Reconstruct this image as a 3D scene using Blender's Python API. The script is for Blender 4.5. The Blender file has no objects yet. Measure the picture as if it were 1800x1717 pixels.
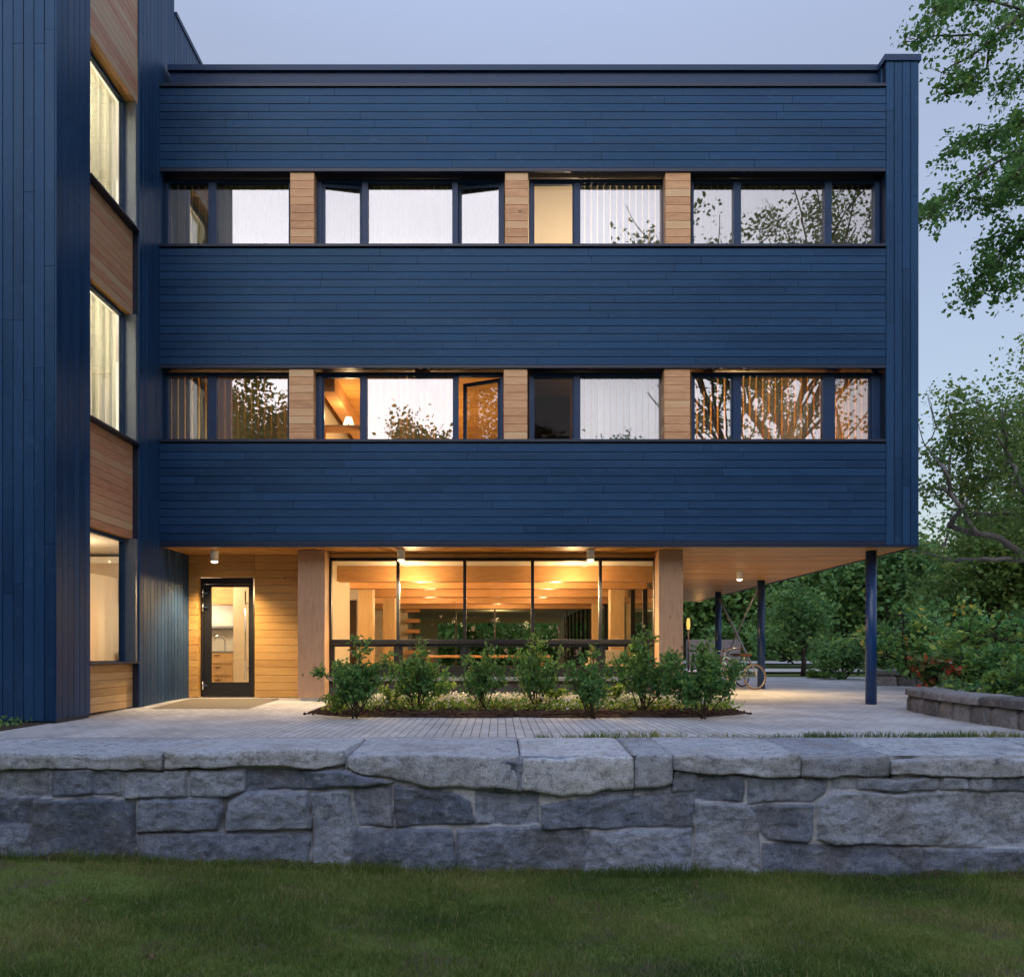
# tunable light values
ROOM_UP = [4, 6, 45, 4]; ROOM_LOW = [30, 60, 3, 95]
WING_UP = 160; WING_LOW = 30; LOUNGE = 22; KITCH = 30; DOWN = [190, 230, 230, 240]
SUN_EL = 2.0; SUN_ROT = 192; AIR = 1.0; DUST = 1.0; OZONE = 2.0; SKYTINT = (1, 1, 1); SKYSTR = .12; SUN = .12; SUNCOL = (1, .86, .8); EXPO = 1.2
HAZECOL = (1.16, 1.16, 1.5); ZENCOL = (2.3, 3.1, 5.0); GLOWCOL = (1.0, .93, .97); GLOWSTR = 8.5; GLOWPOW = 5.0
REFL_SHADE_TREES = [(-1, -32, 1, 1.3), (-16, -20, 2.2, 1.1), (-11.5, -7, 5, .8), (-24, -30, 4, 1.4), (8, -30, 3, 1.0), (17, -33, 5, 1.1), (27, -28, .5, 1.1), (-34, -20, 1.7, 1.3), (36, -20, 5.5, 1.2), (-20, -38, 3.3, 1.45), (3, -42, 2, 1.3), (-9, -40, .4, 1.5), (-13, 1.0, 2.9, .72)]  # last tree is added out of view to darken the foot of the wing
import bpy, math, random
import numpy as np
from mathutils import Vector, Matrix
R = math.radians
sc = bpy.context.scene
C = sc.collection
F = 1365.0; CX = 875.0; CY = 1145.0; EYE = 0.92      # measured camera: focal length and vanishing point in photo pixels

def X(px, Y): return (px - CX) / F * Y
def Z(py, Y): return EYE - (py - CY) / F * Y
def P(px, py, Y): return Vector((X(px, Y), Y, Z(py, Y)))

# ------------------------------------------------------------------ noise
def _hash(ix, iy, iz, seed):
    n = (ix * 374761393 + iy * 668265263 + iz * 2147483647 + seed * 1274126177) & 0xFFFFFFFF
    n = ((n ^ (n >> 13)) * 1274126177) & 0xFFFFFFFF
    return ((n ^ (n >> 16)) & 0xFFFF) / 65535.0
def vnoise(x, y, z=0.0, seed=0):
    x = np.asarray(x, float); y = np.asarray(y, float); z = np.asarray(z, float) + 0 * x
    ix = np.floor(x).astype(np.int64); iy = np.floor(y).astype(np.int64); iz = np.floor(z).astype(np.int64)
    fx = x - ix; fy = y - iy; fz = z - iz
    fx = fx*fx*(3-2*fx); fy = fy*fy*(3-2*fy); fz = fz*fz*(3-2*fz)
    def h(a, b, c): return _hash(ix+a, iy+b, iz+c, seed)
    def lerp(a, b, t): return a + (b-a)*t
    return lerp(lerp(lerp(h(0,0,0), h(1,0,0), fx), lerp(h(0,1,0), h(1,1,0), fx), fy),
                lerp(lerp(h(0,0,1), h(1,0,1), fx), lerp(h(0,1,1), h(1,1,1), fx), fy), fz) * 2 - 1
def fbm(x, y, z=0.0, seed=0, oct=4):
    a = 1.0; f = 1.0; s = 0
    for k in range(oct):
        s = s + a * vnoise(np.asarray(x)*f, np.asarray(y)*f, np.asarray(z)*f, seed+k*17); a *= .5; f *= 2.03
    return s
def sstep(a, b, t):
    t = np.clip((np.asarray(t, float)-a)/(b-a), 0, 1); return t*t*(3-2*t)

# ------------------------------------------------------------------ materials
class NT:
    def __init__(s, name):
        s.m = bpy.data.materials.new(name); s.m.use_nodes = True
        s.t = s.m.node_tree; s.t.nodes.clear()
        s.out = s.t.nodes.new('ShaderNodeOutputMaterial')
    def n(s, typ, **kw):
        nd = s.t.nodes.new(typ)
        for k, v in kw.items():
            if k.startswith('i_'):
                nd.inputs[k[2:].replace('_', ' ')].default_value = v
            else: setattr(nd, k, v)
        return nd
    def l(s, a, b): s.t.links.new(a, b)
    def math(s, op, a, b=None, c=None, clamp=False):
        nd = s.t.nodes.new('ShaderNodeMath'); nd.operation = op; nd.use_clamp = clamp
        for i, v in enumerate((a, b, c)):
            if v is None: continue
            if isinstance(v, (int, float)): nd.inputs[i].default_value = v
            else: s.l(v, nd.inputs[i])
        return nd.outputs[0]
    def mix(s, fac, a, b, mode='MIX'):
        nd = s.t.nodes.new('ShaderNodeMix'); nd.data_type = 'RGBA'; nd.blend_type = mode
        for sock, v in ((nd.inputs[0], fac), (nd.inputs[6], a), (nd.inputs[7], b)):
            if isinstance(v, (int, float)): sock.default_value = v
            elif isinstance(v, (tuple, list)): sock.default_value = (*v[:3], 1)
            else: s.l(v, sock)
        return nd.outputs[2]
    def ramp(s, fac, stops, interp='LINEAR'):
        nd = s.t.nodes.new('ShaderNodeValToRGB'); nd.color_ramp.interpolation = interp
        e = nd.color_ramp.elements
        while len(e) < len(stops): e.new(0.5)
        for k, (p, c) in enumerate(stops):
            e[k].position = p; e[k].color = (*c[:3], 1) if isinstance(c, (tuple, list)) else (c, c, c, 1)
        if fac is not None: s.l(fac, nd.inputs[0])
        return nd.outputs[0]
    def coords(s, scale=(1,1,1), rot=(0,0,0)):
        tc = s.n('ShaderNodeTexCoord'); mp = s.n('ShaderNodeMapping')
        mp.inputs['Scale'].default_value = scale; mp.inputs['Rotation'].default_value = rot
        s.l(tc.outputs['Object'], mp.inputs['Vector']); return mp.outputs[0]
    def noise(s, vec, scale, detail=4, rough=.55, dist=0):
        nd = s.n('ShaderNodeTexNoise'); nd.inputs['Scale'].default_value = scale
        nd.inputs['Detail'].default_value = detail; nd.inputs['Roughness'].default_value = rough
        nd.inputs['Distortion'].default_value = dist
        if vec is not None: s.l(vec, nd.inputs['Vector'])
        return nd.outputs[0]
    def attr(s, name='tone'):
        nd = s.n('ShaderNodeAttribute'); nd.attribute_name = name; return nd.outputs['Fac']
    def bump(s, h, strength=.3, dist=.01):
        nd = s.n('ShaderNodeBump'); nd.inputs['Strength'].default_value = strength; nd.inputs['Distance'].default_value = dist
        s.l(h, nd.inputs['Height']); return nd.outputs[0]
    def pbr(s, col, rough=.5, bump=None, metal=0.0, spec=.5, emit=None, estr=0):
        b = s.n('ShaderNodeBsdfPrincipled')
        for sock, v in (('Base Color', col), ('Roughness', rough), ('Metallic', metal), ('Specular IOR Level', spec)):
            if isinstance(v, (int, float)): b.inputs[sock].default_value = v
            elif isinstance(v, (tuple, list)): b.inputs[sock].default_value = (*v[:3], 1)
            else: s.l(v, b.inputs[sock])
        if bump is not None: s.l(bump, b.inputs['Normal'])
        if emit: b.inputs['Emission Color'].default_value = (*emit, 1); b.inputs['Emission Strength'].default_value = estr
        s.l(b.outputs[0], s.out.inputs[0]); return b

M = {}
def plain(name, col, rough=.5, metal=0, spec=.5, var=.12, nscale=6.0, bumpd=0.0):
    t = NT(name); v = t.coords(); nz = t.noise(v, nscale, 5)
    f = t.ramp(nz, [(0.3, 1-var), (0.7, 1+var)])
    c = t.mix(1.0, col, f, 'MULTIPLY')
    b = t.bump(t.noise(v, nscale*12, 3), .3, bumpd) if bumpd else None
    r = t.math('MULTIPLY_ADD', nz, .16, rough-.08, clamp=True)
    t.pbr(c, r, b, metal, spec); M[name] = t.m; return t.m

def wood(name, c_dark, c_mid, c_light, axis='X', rough=.5, knots=1.0, lam=None, bands=None):
    """boards: tone attribute per board, grain stretched along axis, scattered knots; bands = board pitch drawn as fine seams"""
    t = NT(name)
    sx = {'X': (.12, 1, 1), 'Y': (1, .12, 1), 'Z': (1, 1, .12)}[axis]
    v = t.coords(sx); tone = t.attr()
    off = t.n('ShaderNodeVectorMath', operation='ADD'); t.l(v, off.inputs[0])
    cmb = t.n('ShaderNodeCombineXYZ')
    t.l(t.math('MULTIPLY', tone, 37.0), cmb.inputs[0]); t.l(t.math('MULTIPLY', tone, 17.0), cmb.inputs[1]); t.l(t.math('MULTIPLY', tone, 23.0), cmb.inputs[2])
    t.l(cmb.outputs[0], off.inputs[1]); vv = off.outputs[0]
    g = t.noise(vv, 22, 5, .6, .8); g2 = t.noise(vv, 90, 3, .6)
    f = t.math('ADD', t.math('MULTIPLY', g, .75), t.math('MULTIPLY', g2, .25))
    f = t.math('ADD', f, t.math('MULTIPLY_ADD', tone, .5, -.25))
    col = t.ramp(f, [(0.25, c_dark), (0.5, c_mid), (0.78, c_light)])
    kv = t.coords({'X': (.55, 1, 1), 'Y': (1, .55, 1), 'Z': (1, 1, .55)}[axis])
    vo = t.n('ShaderNodeTexVoronoi', feature='F1'); vo.inputs['Scale'].default_value = 3.3; t.l(kv, vo.inputs['Vector'])
    k = t.ramp(vo.outputs['Distance'], [(0.03, 1.0), (0.085, 0.0)])
    sp = t.n('ShaderNodeSeparateColor'); t.l(vo.outputs['Color'], sp.inputs[0])
    kk = t.math('MULTIPLY', k, t.math('GREATER_THAN', sp.outputs[0], 1-.45*knots))
    col = t.mix(t.math('MULTIPLY', kk, .75), col, tuple(x*.22 for x in c_dark))
    b = t.bump(g2, .15, .004)
    t.pbr(col, rough, b, 0, .35); M[name] = t.m; return t.m

def glass(name, base, tint=(1,1,1), rough=0.0, wavy=True):
    t = NT(name)
    tr = t.n('ShaderNodeBsdfTransparent'); tr.inputs[0].default_value = (*tint, 1)
    gl = t.n('ShaderNodeBsdfGlossy'); gl.inputs['Roughness'].default_value = rough
    if wavy:
        nz = t.noise(t.coords((.5,1,.35)), 1.1, 1)          # slight waviness of the panes
        t.l(t.bump(nz, .05, .01), gl.inputs['Normal'])
    lw = t.n('ShaderNodeLayerWeight'); lw.inputs[0].default_value = .5
    f5 = t.math('POWER', lw.outputs['Facing'], 4.0)
    fac = t.math('MULTIPLY_ADD', f5, 1-base, base, clamp=True)
    mx = t.n('ShaderNodeMixShader'); t.l(fac, mx.inputs[0]); t.l(tr.outputs[0], mx.inputs[1]); t.l(gl.outputs[0], mx.inputs[2])
    t.l(mx.outputs[0], t.out.inputs[0]); M[name] = t.m; return t.m

def leafmat(name, stops, trans=.35, rough=.5):
    t = NT(name); tone = t.attr()
    col = t.ramp(tone, stops)
    b = t.n('ShaderNodeBsdfPrincipled'); t.l(col, b.inputs['Base Color']); b.inputs['Roughness'].default_value = rough
    b.inputs['Specular IOR Level'].default_value = .3
    tl = t.n('ShaderNodeBsdfTranslucent'); t.l(col, tl.inputs[0])
    mx = t.n('ShaderNodeMixShader'); mx.inputs[0].default_value = trans
    t.l(b.outputs[0], mx.inputs[1]); t.l(tl.outputs[0], mx.inputs[2]); t.l(mx.outputs[0], t.out.inputs[0])
    M[name] = t.m; return t.m

def clothmat(name, col, trans):
    t = NT(name)
    nz = t.noise(t.coords((1,1,.2)), 30, 3)
    c = t.mix(1.0, col, t.ramp(nz, [(.3, .97), (.7, 1.02)]), 'MULTIPLY')
    c = t.mix(1.0, c, t.ramp(t.attr(), [(0, .66), (1, 1.06)]), 'MULTIPLY')
    d = t.n('ShaderNodeBsdfDiffuse'); t.l(c, d.inputs[0])
    tl = t.n('ShaderNodeBsdfTranslucent'); t.l(c, tl.inputs[0])
    mx = t.n('ShaderNodeMixShader'); mx.inputs[0].default_value = trans
    t.l(d.outputs[0], mx.inputs[1]); t.l(tl.outputs[0], mx.inputs[2]); t.l(mx.outputs[0], t.out.inputs[0]); M[name] = t.m

# painted dark cladding
def cladding(name, axis):
    t = NT(name); tone = t.attr()
    v = t.coords({'X': (.08, 1, 1), 'Z': (1, 1, .08)}[axis])
    g = t.noise(v, 40, 5, .65); big = t.noise(t.coords({'X': (.25,1,1), 'Z': (1,1,.25)}[axis]), 1.6, 4)
    c = t.mix(tone, (.007,.030,.085), (.016,.057,.145))
    sc_ = t.noise(t.coords({'X': (.5,1,1), 'Z': (1,1,.5)}[axis]), 9, 6, .7)
    c = t.mix(t.ramp(sc_, [(.56, 0.0), (.74, .55)]), c, (.05,.105,.21))
    c = t.mix(t.ramp(big, [(.4, 0.0), (.75, .5)]), c, (.035,.088,.19))
    c = t.mix(t.ramp(g, [(.35, .35), (.62, 0.0)]), c, (.009,.024,.058))
    r = t.math('ADD', t.math('MULTIPLY_ADD', g, .2, .30), t.math('MULTIPLY', tone, .10), clamp=True)
    bs = t.pbr(c, r, t.bump(g, .25, .003), 0, .45); bs.inputs['Specular Tint'].default_value = (.42, .74, 1, 1); M[name] = t.m
cladding('cladding_h', 'X'); cladding('cladding_v', 'Z')
plain('metal_trim', (.012,.022,.05), .4, 0, .5, .08)
plain('frame_metal', (.02,.05,.12), .4, 0, .3, .08)
plain('frame_bronze', (.012,.012,.014), .4, 0, .5, .08)
plain('steel_blue', (.009,.05,.165), .3, 0, .6, .12, 3)
plain('steel_grey', (.45,.46,.48), .4, .7, .5, .1)
plain('chrome', (.75,.75,.75), .2, 1)
plain('jamb_metal', (.30,.33,.36), .35, .6, .5, .08)
wood('cedar_h', (0.580,0.297,0.139), (0.797,0.442,0.220), (0.820,0.580,0.313), 'X', .5)
wood('cedar_y', (0.527,0.228,0.121), (0.627,0.331,0.179), (0.627,0.456,0.262), 'Y', .5, .8)
wood('pine_h', (.45,.235,.07), (.57,.32,.10), (.64,.385,.135), 'X', .5, .9)
wood('pine_y', (.42,.25,.105), (.55,.35,.16), (.63,.42,.21), 'Y', .5, .9)
wood('pine_soffit', (.46,.21,.05), (.60,.30,.078), (.67,.38,.115), 'X', .45, .5)
wood('glulam_v', (0.370,0.207,0.119), (0.493,0.297,0.176), (0.579,0.370,0.229), 'Z', .5, 1.5)
wood('glulam_h', (.45,.22,.09), (.58,.30,.125), (.66,.40,.19), 'X', .5, .8)
wood('glulam_in', (.50,.32,.15), (.62,.42,.21), (.70,.50,.27), 'Z', .5, .9)
plain('cream_wall', (.72,.64,.5), .7, 0, .3, .04, 2)
plain('white_wall', (.78,.75,.7), .7, 0, .3, .04, 2)
plain('dim_wall', (.06,.04,.028), .7, 0, .3, .1, 2)
plain('floor_timber', (.35,.24,.14), .4, 0, .4, .2, 5)
plain('ceiling_white', (.75,.7,.62), .8, 0, .2, .03, 2)
plain('sofa_fabric', (.5,.42,.3), .9, 0, .1, .15, 30)
plain('lamp_white', (.8,.78,.72), .4, 0, .4, .05)
glass('glass_reflective', .27, (.92,.93,.92)); glass('glass_mid', .16, (.95,.96,.95)); glass('glass_screen', .006, (.85,.85,.85), wavy=False); glass('glass_clear', .018, (.97,.97,.95), wavy=False); glass('glass_dark', .0015, (.78,.82,.74), wavy=False)
clothmat('blind_cream', (.74,.70,.60), .45); clothmat('blind_white', (.80,.80,.80), .25); clothmat('blind_grey', (.42,.36,.30), .3)
clothmat('blind_lit', (.84,.82,.70), .55); clothmat('blind_amber', (.72,.55,.32), .5); clothmat('lampshade', (.85,.75,.55), .6)
# emitters: lamp bulbs only
def emit(name, col, s):
    t = NT(name); e = t.n('ShaderNodeEmission'); e.inputs[0].default_value = (*col, 1); e.inputs[1].default_value = s
    t.l(e.outputs[0], t.out.inputs[0]); M[name] = t.m
emit('bulb', (1,.78,.5), 6.0); emit('bulb_soft', (1,.72,.42), 1.2); emit('path_bulb', (1,.42,.10), .8)
# stone
def stone(name, c1, c2, c3, mort=False):
    t = NT(name); v = t.coords(); tone = t.attr('tone')
    n1 = t.noise(v, 5, 6, .65); n2 = t.noise(v, 70, 4, .7); n3 = t.noise(v, 1.8, 4)
    c = t.ramp(t.math('ADD', t.math('MULTIPLY', n1, .6), t.math('MULTIPLY', tone, .4)), [(.3, c1), (.5, c2), (.72, c3)])
    warm = t.math('MULTIPLY', t.ramp(n3, [(.5, 0.0), (.68, 1.0)]), .35)
    c = t.mix(warm, c, (.21,.165,.125))
    c = t.mix(t.ramp(n2, [(.36, .5), (.52, 0.0)]), c, (.07,.08,.095))
    n4 = t.noise(v, 14, 6, .7); c = t.mix(t.ramp(n4, [(.34, .55), (.5, 0.0)]), c, (.06,.07,.085)); c = t.mix(t.ramp(n4, [(.55, 0.0), (.72, .5)]), c, (.45,.46,.48))
    c = t.mix(t.ramp(n2, [(.58, 0.0), (.75, .55)]), c, (.42,.42,.42))
    if mort:
        mk = t.attr('mortar'); mc = t.mix(t.noise(v, 30, 3), (.38,.40,.43), (.60,.61,.62))
        dk = t.ramp(t.noise(v, 1.3, 2), [(.38, 1.0), (.44, 0.0)])
        mc = t.mix(dk, mc, (.13,.13,.13)); c = t.mix(mk, c, mc)
    t.pbr(c, .85, t.bump(t.math('ADD', t.math('ADD', n2, n4), t.math('MULTIPLY', n1, 1.5)), .75, .018), 0, .25); M[name] = t.m
stone('granite', (0.118,0.144,0.200), (0.247,0.282,0.362), (0.423,0.462,0.537), True)
stone('granite_cap', (0.302,0.325,0.370), (0.448,0.470,0.510), (0.627,0.638,0.655))
stone('fieldstone', (.13,.12,.115), (.22,.205,.195), (.34,.32,.31))
# paving
def paving():
    t = NT('paver'); v = t.coords((1,1,1), (0,0,R(90)))
    br = t.n('ShaderNodeTexBrick'); t.l(v, br.inputs['Vector'])
    br.offset = .5; br.inputs['Scale'].default_value = 1.0
    br.inputs['Brick Width'].default_value = .30; br.inputs['Row Height'].default_value = .10
    br.inputs['Mortar Size'].default_value = .006; br.inputs['Mortar Smooth'].default_value = .3; br.inputs['Bias'].default_value = 0
    br.inputs['Color1'].default_value = (.46,.44,.43,1); br.inputs['Color2'].default_value = (.55,.53,.51,1); br.inputs['Mortar'].default_value = (.15,.145,.145,1)
    w = t.coords(); n = t.noise(w, 1.2, 4); n2 = t.noise(w, 45, 4)
    c = t.mix(1.0, br.outputs['Color'], t.ramp(n, [(.3, .74), (.7, 1.14)]), 'MULTIPLY')
    n5 = t.noise(w, 5, 6, .7); c = t.mix(t.ramp(n5, [(.58, 0.0), (.7, .5)]), c, (.20,.19,.185))
    c = t.mix(1.0, c, t.ramp(n2, [(.3, .86), (.7, 1.12)]), 'MULTIPLY')
    h = t.math('ADD', t.math('MULTIPLY', br.outputs['Fac'], -1.0), t.math('MULTIPLY', n2, .15))
    t.pbr(c, .8, t.bump(h, .6, .006), 0, .3); M['paver'] = t.m
paving()
plain('soil', (.07,.055,.035), .95, 0, .1, .4, 9, .03)
plain('mulch', (.065,.038,.026), .95, 0, .1, .5, 40, .03)
plain('path_concrete', (.45,.42,.38), .85, 0, .2, .1, 3)
plain('concrete', (.11,.10,.095), .85, 0, .2, .15, 5, .01)
plain('doormat', (.20,.17,.13), .95, 0, .1, .2, 60, .01)
plain('dry_brown', (.16,.11,.07), .9, 0, .1, .3, 30)
plain('pebble', (.55,.5,.42), .8, 0, .2, .3, 15)
plain('bark_grey', (.13,.12,.115), .9, 0, .15, .3, 14, .03)
plain('bark', (.055,.045,.04), .9, 0, .15, .35, 14, .03)
plain('bark_pale', (.20,.18,.165), .9, 0, .15, .3, 14, .03)
plain('twig', (.07,.05,.035), .9, 0, .15, .3, 30)
plain('rubber', (.03,.025,.02), .7); plain('tyre_tan', (.20,.125,.065), .7); plain('leather', (.10,.04,.02), .5)
plain('paint_teal', (.12,.24,.25), .35); plain('paint_red', (.35,.06,.04), .35)
def lawnmat():
    t = NT('turf'); v = t.coords(); n = t.noise(v, .8, 5); n2 = t.noise(v, 14, 4)
    c = t.ramp(t.math('ADD', t.math('MULTIPLY', n, .6), t.math('MULTIPLY', n2, .4)), [(.3, (.06,.08,.02)), (.5, (.10,.135,.03)), (.72, (.15,.165,.055))])
    n3 = t.noise(v, 2.3, 5, .65); c = t.mix(t.ramp(n3, [(.50, 0.0), (.62, .9)]), c, (.10,.08,.055))
    t.pbr(c, .95, t.bump(n2, .6, .03), 0, .1); M['turf'] = t.m
lawnmat()
leafmat('blade', [(0, (0.054,0.102,0.022)), (.45, (0.120,0.180,0.034)), (.8, (0.204,0.240,0.060)), (.97, (0.288,0.288,0.096)), (1, (0.408,0.324,0.168))], .3, .6)
leafmat('leaf_shrub', [(0, (0.043,0.135,0.051)), (.4, (0.093,0.230,0.068)), (.75, (0.217,0.365,0.081)), (1, (0.373,0.486,0.108))], .48, .4)
leafmat('leaf_maple', [(0, (0.060,0.148,0.039)), (.5, (0.090,0.218,0.055)), (.85, (0.159,0.277,0.060)), (1, (0.277,0.298,0.060))], .4, .5)
leafmat('leaf_forest', [(0, (0.081,0.173,0.067)), (.5, (0.137,0.282,0.088)), (.85, (0.229,0.394,0.104)), (1, (0.387,0.497,0.112))], .3, .6)
leafmat('leaf_olive', [(0, (0.086,0.163,0.047)), (.5, (0.144,0.240,0.057)), (.85, (0.230,0.307,0.077)), (1, (0.422,0.346,0.086))], .35, .6)
leafmat('leaf_autumn', [(0, (0.073,0.224,0.087)), (.6, (0.188,0.399,0.112)), (.8, (0.374,0.525,0.124)), (.92, (0.708,0.549,0.100)), (1, (0.708,0.326,0.073))], .35, .5)
leafmat('leaf_red', [(0, (.04,.10,.03)), (.5, (.09,.16,.04)), (.68, (.13,.17,.04)), (.78, (.34,.085,.03)), (1, (.40,.05,.025))], .35, .5)
leafmat('leaf_bright', [(0, (0.090,0.195,0.030)), (.5, (0.180,0.300,0.045)), (1, (0.390,0.450,0.090))], .35, .5)
leafmat('petal', [(0, (0.550,0.506,0.418)), (1, (0.800,0.770,0.660))], .3, .7)

# ------------------------------------------------------------------ mesh builder
class MB:
    def __init__(s): s.v = []; s.f = []; s.t = []; s.sm = []
    def add(s, verts, faces, tone=.5, smooth=False):
        b = len(s.v); s.v.extend(tuple(p) for p in verts)
        for f in faces: s.f.append([b+i for i in f]); s.t.append(tone); s.sm.append(smooth)
        return s
    def box(s, a, b, tone=.5, bev=0.0):
        x0, y0, z0 = min(a[0],b[0]), min(a[1],b[1]), min(a[2],b[2]); x1, y1, z1 = max(a[0],b[0]), max(a[1],b[1]), max(a[2],b[2])
        if bev <= 0:
            v = [(x0,y0,z0),(x1,y0,z0),(x1,y1,z0),(x0,y1,z0),(x0,y0,z1),(x1,y0,z1),(x1,y1,z1),(x0,y1,z1)]
            return s.add(v, [(0,3,2,1),(4,5,6,7),(0,1,5,4),(1,2,6,5),(2,3,7,6),(3,0,4,7)], tone)
        import bmesh
        bm = bmesh.new(); bmesh.ops.create_cube(bm, size=1)
        for v in bm.verts: v.co = Vector(((x0+x1)/2 + v.co.x*(x1-x0), (y0+y1)/2 + v.co.y*(y1-y0), (z0+z1)/2 + v.co.z*(z1-z0)))
        bmesh.ops.bevel(bm, geom=bm.edges[:], offset=bev, segments=2, affect='EDGES', profile=.6)
        bm.verts.index_update()
        s.add([v.co for v in bm.verts], [[v.index for v in f.verts] for f in bm.faces], tone); bm.free(); return s
    def obox(s, o, u, v, w, tone=.5):
        """box from corner o with edge vectors u, v, w"""
        o, u, v, w = Vector(o), Vector(u), Vector(v), Vector(w)
        p = [o, o+u, o+u+v, o+v, o+w, o+u+w, o+u+v+w, o+v+w]
        return s.add(p, [(0,3,2,1),(4,5,6,7),(0,1,5,4),(1,2,6,5),(2,3,7,6),(3,0,4,7)], tone)
    def board(s, o, u, v, n, L, W, th=.018, ch=.006, tone=.5):
        """one chamfered board: face L along u, W along v, standing th proud along n"""
        o, u, v, n = Vector(o), Vector(u), Vector(v), Vector(n)
        e = .002
        b = [o, o+u*L, o+u*L+v*W, o+v*W]
        m = [o+u*e+n*th, o+u*(L-e)+n*th, o+u*(L-e)+v*(W-ch)+n*th, o+u*e+v*(W-ch)+n*th]
        m[0] = o+u*e+v*ch+n*th; m[1] = o+u*(L-e)+v*ch+n*th
        s.add(b+m, [(4,5,6,7),(0,1,5,4),(1,2,6,5),(2,3,7,6),(3,0,4,7)], tone)
    def boards(s, rng, o, u, v, n, L, W, pitch=.133, th=.02, ch=.0045, lmin=1.6, lmax=4.2, sp=1.0):
        o, u, v, n = Vector(o), Vector(u), Vector(v), Vector(n)
        k = max(1, round(W/pitch)); p = W/k
        for i in range(k):
            a = -rng.random()*lmax*.8
            while a < L:
                l = rng.uniform(lmin, lmax); a0 = max(0, a); a1 = min(L, a+l)
                if L - a1 < .35: a1 = L
                if a1 - a0 > .02:
                    s.board(o+u*a0+v*(i*p), u, v, n, a1-a0-.001, p-.0015, th+rng.uniform(-.0015,.0015), ch, min(1, max(0, .5+(rng.random()-.5)*sp)))
                a = a1 if a1 >= L else a+l
        return s
    def tube(s, pts, rads, sides=8, tone=.5, caps=True, smooth=True):
        pts = [Vector(p) for p in pts]
        if isinstance(rads, (int, float)): rads = [rads]*len(pts)
        rings = []; prev = None
        for i, p in enumerate(pts):
            d = (pts[min(i+1, len(pts)-1)] - pts[max(i-1, 0)])
            if d.length < 1e-9: d = Vector((0,0,1))
            d.normalize()
            a = Vector((1,0,0)) if abs(d.x) < .9 else Vector((0,1,0))
            if prev is not None: a = prev
            x = (a - d*a.dot(d)).normalized(); y = d.cross(x); prev = x
            rings.append([p + (x*math.cos(2*math.pi*k/sides) + y*math.sin(2*math.pi*k/sides))*rads[i] for k in range(sides)])
        v = [q for r in rings for q in r]; f = []
        for i in range(len(pts)-1):
            for k in range(sides):
                k2 = (k+1) % sides
                f.append((i*sides+k, i*sides+k2, (i+1)*sides+k2, (i+1)*sides+k))
        s.add(v, f, tone, smooth)
        if caps:
            b = len(s.v) - len(v)
            s.f.append([b+k for k in reversed(range(sides))]); s.t.append(tone); s.sm.append(False)
            s.f.append([b+(len(pts)-1)*sides+k for k in range(sides)]); s.t.append(tone); s.sm.append(False)
        return s
    def lathe(s, c, prof, sides=20, tone=.5, smooth=True):
        """prof: (radius, z) pairs"""
        c = Vector(c); v = []; f = []
        for r, z in prof:
            for k in range(sides): a = 2*math.pi*k/sides; v.append(c+Vector((r*math.cos(a), r*math.sin(a), z)))
        for i in range(len(prof)-1):
            for k in range(sides): k2 = (k+1) % sides; f.append((i*sides+k, i*sides+k2, (i+1)*sides+k2, (i+1)*sides+k))
        return s.add(v, f, tone, smooth)
    def torus(s, c, ax, R_, r, n=32, m=8, tone=.5):
        c = Vector(c); ax = Vector(ax).normalized(); a = Vector((0,0,1)) if abs(ax.z) < .9 else Vector((1,0,0))
        x = (a-ax*a.dot(ax)).normalized(); y = ax.cross(x); v = []; f = []
        for i in range(n):
            t = 2*math.pi*i/n; d = x*math.cos(t)+y*math.sin(t)
            for j in range(m):
                q = 2*math.pi*j/m; v.append(c + d*(R_+r*math.cos(q)) + ax*(r*math.sin(q)))
        for i in range(n):
            for j in range(m): f.append((i*m+j, ((i+1)%n)*m+j, ((i+1)%n)*m+(j+1)%m, i*m+(j+1)%m))
        return s.add(v, f, tone, True)
    def build(s, name, mat, parent=None):
        me = bpy.data.meshes.new(name); me.from_pydata(s.v, [], s.f)
        a = me.attributes.new('tone', 'FLOAT', 'FACE'); a.data.foreach_set('value', s.t)
        me.polygons.foreach_set('use_smooth', s.sm)
        return link(name, me, mat, parent)

def link(name, me, mat, parent=None):
    o = bpy.data.objects.new(name, me); C.objects.link(o)
    if mat: me.materials.append(M[mat] if isinstance(mat, str) else mat)
    if parent is not None:
        o.parent = parent
        # geometry is given in world coordinates: keep it there
        o.matrix_parent_inverse = world_of(parent).inverted()
    return o
def world_of(o):
    if o.parent is None: return o.matrix_basis.copy()
    return world_of(o.parent) @ o.matrix_parent_inverse @ o.matrix_basis
def grid_mesh(name, V, nu, nv, mat, parent=None, attrs=None, smooth=True):
    """V: (nu*nv, 3) array, u fastest"""
    i = np.arange(nu-1); j = np.arange(nv-1); I, J = np.meshgrid(i, j)
    q = np.stack([J*nu+I, J*nu+I+1, (J+1)*nu+I+1, (J+1)*nu+I], -1).reshape(-1, 4)
    me = fast_mesh(name, V, q, attrs_v=attrs, smooth=smooth)
    return link(name, me, mat, parent)
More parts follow.
